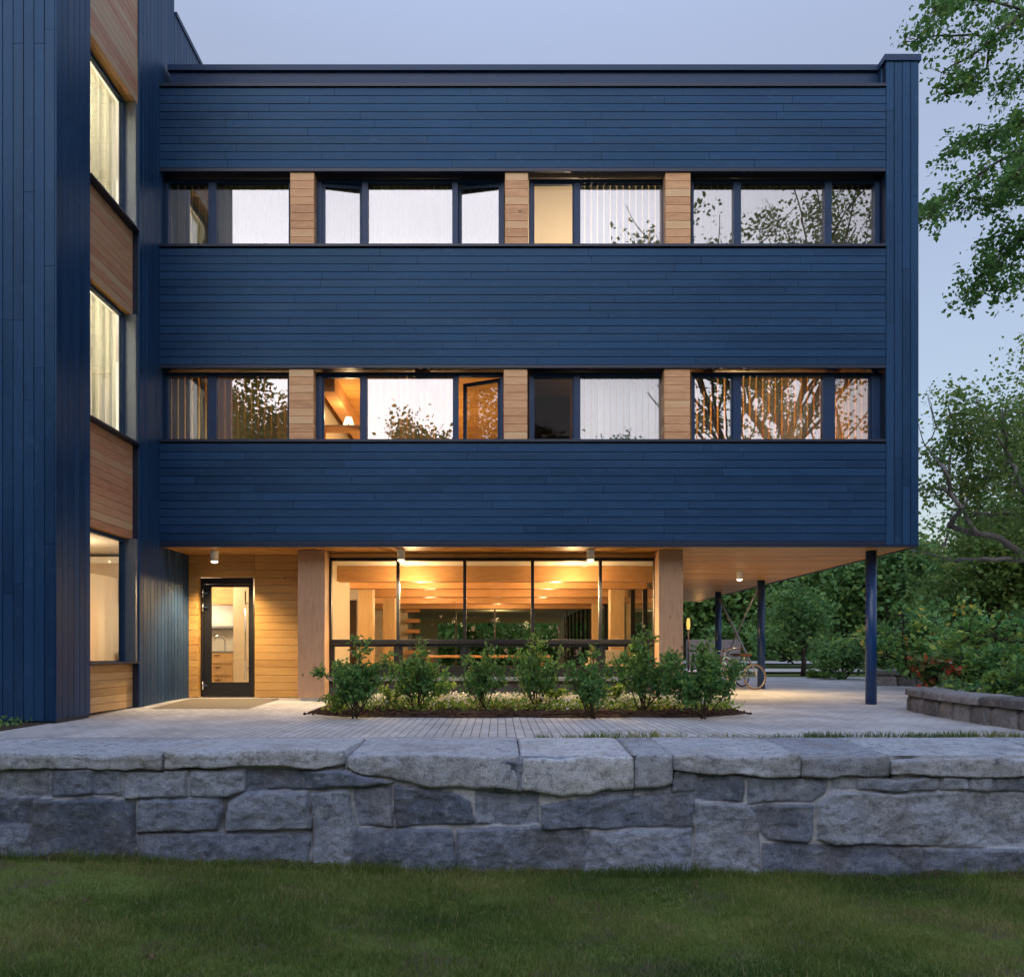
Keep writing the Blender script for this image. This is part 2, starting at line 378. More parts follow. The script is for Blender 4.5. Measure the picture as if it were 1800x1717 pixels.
def fast_mesh(name, V, Fq, tone=None, attrs_v=None, smooth=False):
    me = bpy.data.meshes.new(name); V = np.asarray(V, np.float32); Fq = np.asarray(Fq, np.int32); k = Fq.shape[1]
    me.vertices.add(len(V)); me.vertices.foreach_set('co', V.ravel())
    me.loops.add(Fq.size); me.loops.foreach_set('vertex_index', Fq.ravel())
    me.polygons.add(len(Fq)); me.polygons.foreach_set('loop_start', np.arange(0, Fq.size, k, dtype=np.int32))
    try: me.polygons.foreach_set('loop_total', np.full(len(Fq), k, np.int32))
    except Exception: pass
    me.polygons.foreach_set('use_smooth', np.full(len(Fq), smooth))
    if tone is not None:
        a = me.attributes.new('tone', 'FLOAT', 'FACE'); a.data.foreach_set('value', np.asarray(tone, np.float32))
    for n, arr in (attrs_v or {}).items():
        a = me.attributes.new(n, 'FLOAT', 'POINT'); a.data.foreach_set('value', np.asarray(arr, np.float32))
    me.update(calc_edges=True); me.validate(); return me

def thing(name, label, cat, loc, group=None):
    o = bpy.data.objects.new(name, None); C.objects.link(o); o.location = loc; o.empty_display_size = .2
    return tag(o, label, cat, group)
def tag(o, label, cat, group=None):
    o['label'] = label; o['category'] = cat
    if group: o['group'] = group
    return o
def struct(o): o['kind'] = 'structure'; return o
def stuff(o, label, cat): o['kind'] = 'stuff'; o['label'] = label; o['category'] = cat; return o
def dup(root, loc=None, rotz=None, scale=None, label=None):
    r = root.copy(); C.objects.link(r)
    if loc is not None: r.location = loc
    if rotz is not None: r.rotation_euler = (0, 0, rotz)
    if scale is not None: r.scale = (scale,)*3 if isinstance(scale, (int, float)) else scale
    if label: r['label'] = label
    for ch in list(root.children):
        c = ch.copy(); C.objects.link(c); c.parent = r; c.matrix_parent_inverse = ch.matrix_parent_inverse
        for g in list(ch.children): d = g.copy(); C.objects.link(d); d.parent = c; d.matrix_parent_inverse = g.matrix_parent_inverse
    return r
def pointlight(name, loc, power, col=(1,.72,.42), size=.12):
    l = bpy.data.lights.new(name, 'POINT'); l.energy = power; l.color = col; l.shadow_soft_size = size
    o = bpy.data.objects.new(name, l); o.location = loc; C.objects.link(o); return o
def arealight(name, loc, power, sx, sy, col=(1,.72,.42)):
    l = bpy.data.lights.new(name, 'AREA'); l.shape = 'RECTANGLE'; l.size = sx; l.size_y = sy; l.energy = power; l.color = col
    o = bpy.data.objects.new(name, l); o.location = loc; C.objects.link(o); return o
# ================================================================== the building
rng = random.Random(7)
YF = 13.0                                   # main facade plane
XL, XR = -5.667, 7.03                       # inner corner with the wing / outer corner
XFIN = 6.487
SOF = 2.68                                  # soffit underside
bld = thing('dormitory_building', 'navy board-clad three-storey building with lit window bands and a projecting wing', 'building', (0, 14, 0))
def part(name, mb, mat, parent=None): return mb.build(name, mat, parent or bld)

# --- three horizontal bands of dark boards
UP = Vector((0,0,1)); EX = Vector((1,0,0)); EY = Vector((0,1,0))
bands = [(2.70, 4.415), (5.653, 7.675), (8.939, 10.36)]
for z0, z1 in bands:
    m = MB(); m.boards(rng, (XL, YF, z0+.06), EX, UP, -EY, XFIN-XL, z1-z0-.08)
    part('cladding_band', m, 'cladding_h')
    m = MB(); m.box((XL+.002, YF+.004, z0+.05), (XFIN, YF+.30, z1)); part('wall_core', m, 'metal_trim')
    m = MB(); m.box((XL, YF-.028, z0), (XFIN-.004, YF+.02, z0+.055), bev=.004)         # drip edge below the boards
    part('drip_trim', m, 'metal_trim')
for z in (4.415, 7.675):                    # sills
    m = MB(); m.box((XL+.01, YF-.045, z+.004), (XFIN-.006, YF+.27, z+.05), bev=.004); part('window_sill', m, 'metal_trim')
m = MB(); m.box((XL, YF-.05, 10.345), (XFIN-.004, YF+.3, 10.40), bev=.004); part('roof_edge_trim', m, 'metal_trim')
# parapet, set back
m = MB(); m.box((XL+.09, 13.22, 10.40), (XFIN+.02, 13.5, 10.77)); m.box((XL+.09, 13.205, 10.40), (XFIN, 13.22, 10.50))
part('parapet', m, 'frame_metal')
m = MB(); m.box((XL+.06, 13.17, 10.775), (XFIN+.02, 13.55, 10.875), bev=.006); part('parapet_cap', m, 'frame_metal')
m = MB(); m.box((XL+.1, 13.5, 10.30), (XR-.04, 27.4, 10.42)); part('roof', m, 'metal_trim')
# the fin: tall end wall with vertical boards
m = MB(); m.boards(rng, (XFIN, YF-.012, 2.70), UP, EX, -EY, 10.77-2.70, XR-XFIN, .135, .018, .006, 3, 5.5)
m.boards(rng, (XR, YF, 2.70), UP, EY, EX, 10.77-2.70, 14.4, .133, .018, .006, 3, 5.5)
m.boards(rng, (XFIN+.001, 27.4, 10.38), UP, -EY, -EX, .39, 14.3, .133, .018, .006, 3, 5.5)
part('end_wall_cladding', m, 'cladding_v')
m = MB(); m.box((XFIN+.004, YF-.008, 2.70), (XR-.004, 27.4, 10.77)); part('end_wall', m, 'metal_trim')
m = MB(); m.box((XFIN-.035, YF-.055, 10.772), (XR+.035, 27.4, 10.88), bev=.006); part('end_wall_cap', m, 'frame_metal')

# --- soffit (timber boards) and edge trim
m = MB(); m.boards(rng, (XL, YF+.03, SOF+.02), EX, EY, -UP, XR-XL-.02, 14.3, .14, .018, .005, 2.5, 5)
part('soffit', m, 'pine_soffit')
m = MB(); m.box((XL, YF+.3, SOF+.022), (XR-.01, 27.4, 3.10)); part('floor_slab', m, 'dim_wall')
m = MB(); m.box((XR-.03, YF-.01, SOF-.015), (XR+.02, 27.4, SOF+.018)); m.box((XL, YF-.03, SOF-.012), (XR-.032, YF+.028, SOF+.016)); part('soffit_edge_trim', m, 'metal_trim')

# --- upper floors: slabs, partitions, back walls
floors = [(3.10, 5.70, 4.465, 5.653), (6.30, 9.05, 7.725, 8.939)]
WX = [X(531, 13.2), X(908, 13.2), X(1192, 13.2)]
m = MB(); m.boards(rng, (XL, YF+.34, 5.72), EX, EY, -UP, XFIN-XL, 4.3, .14, .018, .003, 2.5, 5, .6); m.box((XL, YF+.301, 5.721), (XFIN, 27.3, 5.80)); part('room_ceiling', m, 'pine_soffit')
m = MB(); m.box((XL, YF+.301, 6.2), (XFIN, 27.3, 6.30)); part('floor_slab', m, 'floor_timber')
m = MB(); m.box((XL, YF+.301, 9.05), (XFIN, 27.3, 9.2)); part('floor_slab', m, 'ceiling_white')
for zi, (za, zb, _, _) in enumerate(floors):
    m = MB()
    for x in WX: m.box((x-.05, YF+.32, za), (x+.05, 17.6, zb))
    m.box((XL, 17.6, za), (XFIN, 17.7, zb)); m.box((XL+.0, YF+.32, za), (XL+.06, 17.6, zb)); m.box((XFIN-.08, YF+.32, za), (XFIN, 17.6, zb))
    part('interior_wall', m, 'cream_wall')
# dark wall close behind one pane: unlit room's shade put into its colour
m = MB(); m.box((WX[1]+.3, 14.6, 3.1), (X(1013,13.4), 14.68, 5.7)); part('interior_wall', m, 'dim_wall')

# --- timber panels between the windows
for zi, (_, _, za, zb) in enumerate(floors):
    for a, b in ((510, 552), (888, 928), (1170, 1214)):
        if zi == 0: a, b = a-2, b-1
        xa, xb = X(a, YF), X(b, YF)
        m = MB(); m.box((xa+.004, YF+.02, za+.002), (xb-.004, YF+.31, zb-.002))
        m.boards(rng, (xa, YF+.02, za+.002), EX, UP, -EY, xb-xa, zb-za-.004, .13, .016, .003, 9, 9, .7)
        m.boards(rng, (xb, YF+.02, za+.002), EY, UP, EX, .28, zb-za-.004, .13, .003, .002, 9, 9)
        m.boards(rng, (xa, YF+.30, za+.002), -EY, UP, -EX, .28, zb-za-.004, .13, .003, .002, 9, 9)
        part('timber_panel', m, 'cedar_h')

# --- window groups of the facade
YG = 13.24
def rect_frame(m, x0, x1, z0, z1, w, ya, yb, wb=None):
    wb = wb or w
    m.box((x0, ya, z0), (x0+w, yb, z1)); m.box((x1-w, ya, z0), (x1, yb, z1))
    m.box((x0+w, ya, z1-w), (x1-w, yb, z1)); m.box((x0+w, ya, z0), (x1-w, yb, z0+wb))
def slats(x0, x1, z0, z1, y, pitch=.112, ang=8, w=.095):
    m = MB(); n = max(1, int(round((x1-x0)/pitch))); p = (x1-x0)/n
    for i in range(n):
        cx = x0+(i+.5)*p; a = R(ang+rng.uniform(-3, 3)); d = Vector((math.cos(a), math.sin(a), 0))
        o = Vector((cx, y, z0)) - d*w/2
        m.obox(o, d*w, Vector((-d.y, d.x, 0))*.0025, UP*(z1-z0), rng.random())
    return m
def win_group(za, zb, x0p, x1p, panes, label=None):
    """panes: (px0, px1, blind, glass, sash)"""
    x0, x1 = X(x0p, 13.2), X(x1p, 13.2)
    m = MB(); ya, yb = YG-.05, YG+.05
    zs, zt = za+.002, zb-.002
    edges = [(X(p[0], 13.2), X(p[1], 13.2)) for p in panes]
    # head and bottom rails, mullions filling the spaces between panes
    zb0, zt0 = zs+.035, zt-.05
    m.box((x0, ya, zs), (x1, yb, zb0)); m.box((x0, ya, zt0), (x1, yb, zt))
    xs = [x0] + [q for e in edges for q in e] + [x1]
    for k in range(0, len(xs), 2):
        if xs[k+1]-xs[k] > .004: m.box((xs[k], ya-.012, zb0+.001), (xs[k+1], yb, zt0-.001))
    w = part('window', m, 'frame_metal')
    if label: w['label'] = label
    for (p, (a, b)) in zip(panes, edges):
        blind, gl, sash = p[2], p[3], p[4] if len(p) > 4 else None
        if sash and sash.startswith('tilt'):       # sash turned inwards on one edge
            ang = R(24 if sash == 'tilt' else 6); wd = b-a; lft = sash.endswith('left')
            o = Vector((a if lft else b, YG+.03 if sash == 'tilt' else YG-.03, 0)); d = Vector((math.cos(ang)*(1 if lft else -1), math.sin(ang), 0)); n = Vector((-math.sin(ang)*(1 if lft else -1), math.cos(ang), 0))
            s = MB(); t = .055
            def bar(u0, u1, q0, q1): s.obox(o+d*u0+UP*q0, d*(u1-u0), n*.05, UP*(q1-q0))
            bar(0, t, zb0+.01, zt0-.01); bar(wd-t, wd, zb0+.01, zt0-.01); bar(t, wd-t, zb0+.01, zb0+.01+t); bar(t, wd-t, zt0-.01-t, zt0-.01)
            sh = s.build('sash', 'frame_metal', w); sh['label'] = 'casement sash standing open into the room' if sash == 'tilt' else 'casement sash standing slightly ajar'
            g = MB(); g.obox(o+d*t+n*.02+UP*(zb0+t), d*(wd-2*t), n*.008, UP*(zt0-zb0-2*t)); g.build('pane', gl, w)
            if sash != 'tilt': slats(a-.02, b+.02, zb0-.02, zt0+.03, YG+.17).build('blind', blind, w)
            continue
        if sash == 'sash':
            s = MB(); rect_frame(s, a+.002, b-.002, zb0+.002, zt0-.002, .022, YG-.03, YG+.03); s.build('sash', 'frame_metal', w)
        if gl:
            g = MB(); g.box((a, YG-.004, zb0), (b, YG+.004, zt0)); g.build('pane', gl, w)
        if blind:
            slats(a-.02, b+.02, zb0-.02, zt0+.03, YG+.10).build('blind', blind, w)
    return w
U = floors[1][2:]; L = floors[0][2:]
win_group(*U, 293, 510, [(297, 367, 'blind_grey', 'glass_reflective'), (381, 508, 'blind_cream', 'glass_reflective')], 'window with grey side blind and reflected wing')
win_group(*U, 555, 886, [(566, 637, 'blind_cream', 'glass_reflective', 'tilt_left'), (647, 795, 'blind_cream', 'glass_reflective'), (805, 882, 'blind_grey', 'glass_reflective', 'tilt_right')], 'window with white blinds across three panes')
win_group(*U, 930, 1168, [(937, 1009, None, 'glass_clear', 'sash'), (1020, 1164, 'blind_white', 'glass_reflective')], 'window showing a bare cream wall beside a blind')
win_group(*U, 1215, 1545, [(1219, 1289, 'blind_cream', 'glass_reflective'), (1302, 1449, 'blind_cream', 'glass_reflective'), (1461, 1537, 'blind_grey', 'glass_reflective')], 'window mirroring tree branches')
win_group(*L, 293, 508, [(297, 367, 'blind_grey', 'glass_mid'), (381, 506, 'blind_amber', 'glass_reflective')], 'window with amber blinds mirroring foliage')
win_group(*L, 553, 885, [(567, 635, None, None, 'sash'), (645, 796, 'blind_amber', 'glass_reflective'), (806, 880, 'blind_amber', 'glass_mid', 'tilt')], 'window with an open casement and a lamp inside')
win_group(*L, 930, 1168, [(937, 1009, None, 'glass_screen', 'sash'), (1020, 1164, 'blind_white', 'glass_mid')], 'window dark on one side with pale blue blinds')
win_group(*L, 1215, 1548, [(1219, 1288, 'blind_grey', 'glass_reflective', 'sash'), (1302, 1446, 'blind_cream', 'glass_reflective'), (1466, 1531, 'blind_amber', 'glass_mid', 'sash')], 'window with orange timber seen behind blinds')
# end jamb (dark) beside the fin and at the wing
for (_, _, za, zb) in floors:
    m = MB(); m.box((X(1549, 13.2), YF+.03, za), (XFIN+.003, YF+.31, zb)); part('end_jamb', m, 'metal_trim')
    m = MB(); m.box((XL, YF+.2, za), (X(293, 13.2)-.002, YF+.31, zb)); part('end_jamb', m, 'metal_trim')

# ceiling beam and a warm timber wall inside the lit rooms
for xx in (WX[0]+.28, WX[0]+1.9, WX[2]+.5):
    m = MB(); m.box((xx, 13.45, 5.42), (xx+.22, 17.55, 5.695)); part('ceiling_beam', m, 'glulam_h')
m = MB(); m.box((WX[2]+2.6, 13.45, 5.40), (WX[2]+2.85, 17.55, 5.69)); part('ceiling_beam', m, 'glulam_h')
m = MB(); m.boards(rng, (XFIN-.1, 13.5, 3.12), EY, UP, -EX, 2.6, 2.4, .133, .018, .004, 3, 4); part('interior_panelling', m, 'glulam_h')

room_x = [(XL, WX[0]), (WX[0], WX[1]), (WX[1], WX[2]), (WX[2], XFIN)]
for (a, b), pu, pl in zip(room_x, ROOM_UP, ROOM_LOW):
    if pu: pointlight('room_light', ((a+b)/2, 15.3, 7.2), pu, (1, .80, .55), .06)
    if pl: pointlight('room_light', ((a+b)/2, 15.3, 4.1), pl, (1, .66, .32), .08)

# ------------------------------------------------------------------ the wing on the left
WY0 = 9.955; XI = -11.0; ZT = 13.6
m = MB(); m.boards(rng, (XI, WY0, .03), UP, EX, -EY, ZT, XL-XI, .133, .02, .0045, 2.4, 5.2)
m.boards(rng, (XL, WY0-.02, .05), UP, EY, EX, ZT, .815+.02, .133, .018, .005, 2.4, 5.2)
m.boards(rng, (XL, 12.24, .05), UP, EY, EX, ZT, 13.57-12.24, .133, .018, .005, 2.4, 5.2)
m.boards(rng, (XL, 13.57, .05), UP, EY, EX, SOF-.05, 14.22-13.57, .133, .018, .005, 3, 4)
m.boards(rng, (XL, 13.575, 10.45), UP, EY, EX, 12.05-10.45, 6.4, .133, .018, .005, 3, 4)
part('wing_cladding', m, 'cladding_v')
m = MB(); t = .16
m.box((XI, WY0+.003, .0), (XL-.003, WY0+t, ZT)); m.box((XL-.2, WY0+t, 0), (XL-.003, 10.77, ZT))
m.box((XL-.2, 12.24, 0), (XL-.003, 13.57, ZT)); m.box((XL-.2, 13.57, 0), (XL-.003, 14.22, 12.05)); m.box((XL-.2, 14.22, 3.1), (XL-.003, 20, 12.05))
m.box((XI, 20, 0), (XL-.003, 20.2, 12.05)); m.box((XI, 13.4, 12.06), (XL-.2, 13.56, ZT))
part('wing_wall', m, 'metal_trim')
m = MB(); m.box((XI, WY0-.05, ZT), (XL+.04, 13.62, ZT+.1)); m.box((XI, 13.63, 12.06), (XL+.035, 20.2, 12.14)); part('wing_roof', m, 'frame_metal')
# window bay: timber spandrels and windows
XB = XL - .085
sp = [(9.53, 13.3, XL-.004), (6.20, 7.53, XB), (2.69, 4.17, XB), (.05, .73, XB)]
for z0, z1, xx in sp:
    m = MB(); m.box((xx-.08, 10.772, z0), (xx-.018, 12.238, z1))
    m.boards(rng, (xx-.018, 10.772, z0), EY, UP, EX, 12.238-10.772, z1-z0, .12, .016, .0025, 9, 9, .8)
    part('timber_spandrel', m, 'cedar_y' if z0 > 1 else 'pine_y')
wn = [(7.53, 9.53, 'blind_lit', 'glass_mid'), (4.17, 6.20, 'blind_lit', 'glass_mid'), (.73, 2.69, None, 'glass_clear')]
for i, (z0, z1, bl, gl) in enumerate(wn):
    XW = XL-.20
    m = MB()
    for a, b in ((10.775, 10.82), (12.10, 12.16)): m.box((XW-.04, a, z0+.055), (XW+.03, b, z1-.055))
    m.box((XW-.04, 10.775, z0+.012), (XW+.03, 12.16, z0+.054)); m.box((XW-.04, 10.775, z1-.054), (XW+.03, 12.16, z1-.002))
    w = part('window', m, 'frame_metal'); w['label'] = ['topmost narrow wing window with white blinds', 'middle wing window with white blinds', 'ground floor wing window without a blind'][i]
    g = MB(); g.box((XW-.006, 10.82, z0+.05), (XW+.002, 12.10, z1-.05)); g.build('pane', gl, w)
    s = MB(); s.box((XW+.031, 10.775, z0+.004), (XL+.03, 12.236, z0+.03)); s.build('sill', 'metal_trim', w)
    j = MB(); j.box((XW-.04, 12.162, z0+.032), (XL-.004, 12.236, z1-.004)); j.build('reveal', 'jamb_metal', w)
    h = MB(); h.box((XW-.04, 10.775, z1-.0015), (XL-.09, 12.236, z1+.02)); h.build('head', 'pine_soffit', w)
    if bl:
        mm = MB(); n = 13
        for k in range(n):
            y = 10.78+(k+.5)*1.36/n; a = R(3); d = Vector((-math.sin(a), math.cos(a), 0))
            mm.obox(Vector((XW-.10-.006*(k % 2), y, z0+.03))-d*.055, d*.110, Vector((-.0025, 0, 0)), UP*(z1-z0-.05), rng.random())
        mm.build('blind', bl, w)
# wing interior: floors and room behind the windows
m = MB()
for z in (2.75, 6.25): m.box((XI, WY0+t, z), (XL-.21, 20, z+.1))
m.box((XI, WY0+t, 9.6), (XL-.21, 20, 9.75)); part('floor_slab', m, 'ceiling_white')
m = MB(); m.box((-8.6, WY0+t+.02, .09), (-8.5, 18, 9.6)); m.box((-8.5, 14.3, 2.86), (XL-.21, 14.4, 9.6)); part('interior_wall', m, 'white_wall')
pointlight('room_light', (-7.2, 11.8, 9.0), WING_UP, (1, .90, .74), .2); pointlight('room_light', (-7.2, 11.8, 5.8), WING_UP, (1, .90, .74), .2)
pointlight('room_light', (-7.1, 12.6, 2.3), WING_LOW, (1, .74, .46), .2)

# ------------------------------------------------------------------ ground floor: entrance wall, lounge glazing
YD = 14.2
ZD0 = .085
xd0, xd1 = X(348, YD), X(448, YD)
xg0 = X(523, 13.45)
m = MB()
m.boards(rng, (XL+.02, YD, ZD0), EX, UP, -EY, xd0-XL-.02, SOF-ZD0, .135, .016, .0025, 9, 9, .55)
m.boards(rng, (xd1, YD, ZD0), EX, UP, -EY, xg0+.25-xd1, SOF-ZD0, .135, .016, .0025, 9, 9, .55)
m.boards(rng, (xd0, YD, 2.285), EX, UP, -EY, xd1-xd0, SOF-2.285, .135, .016, .0025, 9, 9, .55)
m.boards(rng, (xd0, YD, ZD0), EY, UP, EX, .15, 2.2, .135, .003, .001, 9, 9)
part('entrance_cladding', m, 'pine_h')
m = MB(); m.box((XL, YD+.003, ZD0), (xd0-.02, YD+.2, SOF)); m.box((xd1+.003, YD+.003, ZD0), (xg0+.3, YD+.2, SOF)); m.box((xd0-.02, YD+.003, 2.29), (xd1+.003, YD+.2, SOF)); part('entrance_wall', m, 'cream_wall')
yd = YD+.13; a, b = X(354, yd), X(446, yd)
m = MB(); rect_frame(m, a, b, ZD0+.01, 2.275, .05, yd-.03, yd+.09, .02); m.box((a+.05, yd-.03, 2.16), (b-.05, yd+.09, 2.225))
door = part('door', m, 'frame_bronze'); door['label'] = 'dark framed glass entrance door with tall pull bar'
m = MB(); la, lb = a+.055, b-.055; z0, z1 = ZD0+.03, 2.155
m.box((la, yd-.01, z0), (la+.125, yd+.04, z1)); m.box((lb-.035, yd-.01, z0), (lb, yd+.04, z1)); m.box((la+.125, yd-.01, z0), (lb-.035, yd+.04, z0+.24)); m.box((la+.125, yd-.01, z1-.045), (lb-.035, yd+.04, z1))
m.build('leaf', 'frame_bronze', door)
m = MB(); m.box((la+.125, yd+.01, z0+.24), (lb-.035, yd+.018, z1-.045)); m.build('pane', 'glass_clear', door)
m = MB(); hx = lb-.075
m.tube([(hx, yd-.075, z0+.28), (hx, yd-.075, z1-.12)], .014, 10)
for z in (z0+.5, (z0+z1)/2, z1-.35): m.tube([(hx, yd-.075, z), (lb-.015, yd-.012, z)], .009, 8)
m.build('pull_bar', 'chrome', door)
for z in (z0+.18, z1-.42, z1-.16):
    m = MB(); m.box((a+.035, yd-.05, z-.06), (a+.06, yd-.031, z+.06)); m.box((a+.06, yd-.045, z-.012), (a+.13, yd-.032, z+.012)); m.tube([(a+.045, yd-.055, z-.075), (a+.045, yd-.055, z+.075)], .012, 8)
    m.build('hinge', 'chrome', door)

# glulam posts under the overhang
def post(xa, xb, y0, y1, z0, lab):
    m = MB(); m.box((xa, y0, z0+.05), (xb, y1, SOF-.002), bev=.01); p = part('timber_post', m, 'glulam_v'); p['label'] = lab
    s = MB(); s.box((xa+.03, y0+.03, z0-.02), (xb-.03, y1-.03, z0+.051)); s.build('steel_shoe', 'steel_grey', p)
xp0, xp1 = X(523, 13.45), X(571, 13.45); xq0, xq1 = X(1158, 13.45), X(1201, 13.45)
post(xp0, xp1, 13.45, 13.80, .07, 'timber post beside the entrance'); post(xq0, xq1, 13.45, 13.86, .0, 'timber post at the open corner')

# lounge front glazing
YL = 13.86; gz0, gz1 = .62, 2.585; gxa, gxb = X(577, YL)-.02, xq0+.03
m = MB(); f0, f1 = YL-.05, YL+.06
m.box((gxa, f0, .47), (gxa+.085, f1, gz1)); m.box((gxb-.04, f0, .47), (gxb, f1, gz1))
m.box((gxa+.085, f0, gz1-.05), (gxb-.04, f1, gz1)); m.box((gxa+.085, f0, .47), (gxb-.04, f1, .60))
m.box((gxa+.085, f0-.02, 1.055), (gxb-.04, f1, 1.135), bev=.005)
xl_ = [gxa+.085]+[q for px in (700, 817, 936, 1055) for q in (X(px, YL)-.028, X(px, YL)+.028)]+[gxb-.04]
for k in range(0, len(xl_), 2): rect_frame(m, xl_[k]+.001, xl_[k+1]-.001, .602, 1.053, .045, f0+.01, f1-.01, .06)
for px in (700, 817, 936, 1055): x = X(px, YL); m.box((x-.027, f0-.004, .601), (x+.027, f1, 1.059)); m.box((x-.027, f0-.004, 1.136), (x+.027, f1, gz1-.051))
glz = part('lounge_window', m, 'frame_bronze'); glz['label'] = 'wide five-bay ground floor window of the lit lounge'
m = MB(); m.box((gxa+.08, YL-.004, .6), (gxb-.04, YL+.004, gz1-.045)); m.build('pane', 'glass_clear', glz)
m = MB(); m.box((gxa, f0-.06, .40), (gxb, f1, .468), bev=.004); m.build('sill', 'jamb_metal', glz)
for px in (700, 817, 936, 1055):
    x = X(px, YL); m = MB(); xl = x+.03; m.box((xl+.04, f0-.01, .66), (xl+.055, f0+.04, 1.0)); m.build('vent_stile', 'frame_bronze', glz)
m = MB(); m.box((gxa, YL-.02, -.05), (gxb, YL+.15, .399)); part('curb', m, 'concrete')
m = MB(); m.boards(rng, (gxa, YL-.03, gz1+.003), EX, UP, -EY, gxb-gxa, SOF-gz1-.02, .1, .012, .003, 3, 4); part('header_board', m, 'pine_h')

# lounge interior
YB = 26.0; LX0, LX1 = -3.0, 3.25
m = MB(); m.box((xg0+.28, YL+.18, .02), (LX1, 14.42, .09)); m.box((-3.19, 14.421, .02), (LX1, 17.9, .0905)); m.box((-5.4, 17.96, .02), (LX1, 38, .09)); part('lounge_floor', m, 'floor_timber')
m = MB(); m.box((xg0+.26, YL+.1, 2.56), (LX1-.02, 14.42, SOF)); m.box((-8.5, 14.421, 2.561), (LX1-.02, 38, SOF)); part('lounge_ceiling', m, 'ceiling_white')
for y in (14.9, 16.6, 19.2, 21.8, 24.4):
    m = MB(); m.box((-5.3, y, 2.27), (LX1-.06, y+.32, 2.559), bev=.008); part('lounge_beam', m, 'glulam_h')
for px0, px1, y in ((630, 655, 17.0), (673, 694, 19.6), (1073, 1098, 17.0), (1042, 1055, 21.8)):
    m = MB(); m.box((X(px0, y), y, .09), (X(px1, y), y+.32, 2.268 if y > 18 else 2.555), bev=.008); part('lounge_post', m, 'glulam_in')
m = MB(); m.box((-5.5, 17.97, .09), (-5.4, 26, 2.56)); m.box((-5.4, 25.9, .09), (-3.0, 26, 2.56)); m.box((xg0+.28, YL+.36, .09), (xg0+.38, 16.2, 2.56)); part('interior_wall', m, 'cream_wall')
m = MB(); m.box((-4.1, 17.80, .09), (-3.25, 17.855, 2.1)); part('interior_door', m, 'dim_wall')
m = MB()
for k in range(6): m.box((-3.0+.0, 25.2, .5+k*.34), (-2.55, 25.6, .62+k*.34))
part('bookshelf', m, 'glulam_h')
# far partition glazing and the room beyond
m = MB(); rect_frame(m, -2.86, 3.14, .09, 2.56, .08, YB, YB+.1)
for x in (-1.4, -.1, 1.2, 2.3): m.box((x-.03, YB+.002, .17), (x+.03, YB+.098, 2.479))
m.box((-2.78, YB+.002, 1.02), (3.06, YB+.098, 1.1)) if False else None
pz = part('partition_window', m, 'frame_bronze')
m = MB(); m.box((-2.78, YB+.04, .17), (3.06, YB+.05, 2.48)); m.build('pane', 'glass_dark', pz)
m = MB(); m.box((-5.4, 37.5, .09), (-2.9, 37.6, 2.56)); m.box((-2.9, 37.5, 2.3), (2.9, 37.6, 2.56)); m.box((2.9, 37.5, .09), (3.25, 37.6, 2.56)); part('interior_wall', m, 'cream_wall')
# glazed side of the lounge
m = MB()
y = YL+.1; k = 0
while y < 37.5:
    m.box((LX1-.06, y, .1), (LX1+.04, y+.06, 2.56)); y += 1.55
m.box((LX1-.055, YL+.1, .62), (LX1+.035, 37.5, .70)); m.box((LX1-.05, YL+.1, .0), (LX1+.05, 37.5, .3))
sd = part('side_window', m, 'frame_bronze')
m = MB(); m.box((LX1-.012, YL+.1, .3), (LX1-.004, 37.5, 2.56)); m.build('pane', 'glass_mid', sd)
# lounge lights
for x, y in ((-3.9, 15.9), (-1.6, 14.45), (1.4, 14.45), (-1.6, 16.0), (1.2, 16.0), (-1.6, 18.2), (1.2, 18.2), (-1.8, 20.7), (1.2, 20.7), (-4.0, 20), (0, 23.3)):
    pointlight('lounge_light', (x, y, 2.1), LOUNGE, (1, .66, .33), .08)
pointlight('lounge_light', (0, 31, 2.2), LOUNGE*.7, (1, .66, .33), .08)

# steel columns and cross bracing on the open side
for y, lab in ((13.585, 'round blue steel column at the open corner'), (19.25, 'round blue steel column beside the bicycle'), (23.0, 'round blue steel column farthest under the overhang')):
    m = MB(); m.tube([(6.53, y, -.05), (6.53, y, SOF-.003)], .092, 20, smooth=True); c = part('steel_column', m, 'steel_blue'); c['label'] = lab
m = MB(); m.tube([(6.53, 22.95, 2.5), (6.53, 19.3, .15)], .028, 10); part('cross_brace', m, 'steel_grey')
m = MB(); m.tube([(6.47, 19.3, 2.5), (6.47, 22.95, .15)], .022, 10); part('cross_brace', m, 'steel_grey')

# ceiling downlights under the soffit
for i, (px, y, lab) in enumerate(((377, 13.62, 'downlight above the entrance door'), (705, 13.42, 'downlight in front of the lounge window nearest the entrance post'), (1038, 13.42, 'downlight in front of the lounge window nearest the open corner'), (1300, 17.0, 'downlight over the open paved corner'))):
    x = X(px, y)
    d = thing('soffit_downlight', 'small white cylinder ' + lab, 'light', (x, y, SOF), 'downlights under the overhang')
    m = MB(); m.lathe((x, y, SOF), [(0, .001), (.075, .001), (.075, -.018), (.066, -.02), (.066, -.175), (.058, -.18), (.052, -.165)], 24); m.build('housing', 'lamp_white', d)
    m = MB(); m.lathe((x, y, SOF), [(.056, -.176), (.05, -.196), (.03, -.206), (0, -.21)], 20); m.build('bulb', 'bulb', d)
    l = bpy.data.lights.new('downlight_beam', 'SPOT'); l.energy = DOWN[i]; l.color = (1, .72, .38); l.spot_size = R(125); l.spot_blend = .7; l.shadow_soft_size = .05
    o = bpy.data.objects.new('downlight_beam', l); o.location = (x, y, SOF-.225); C.objects.link(o)

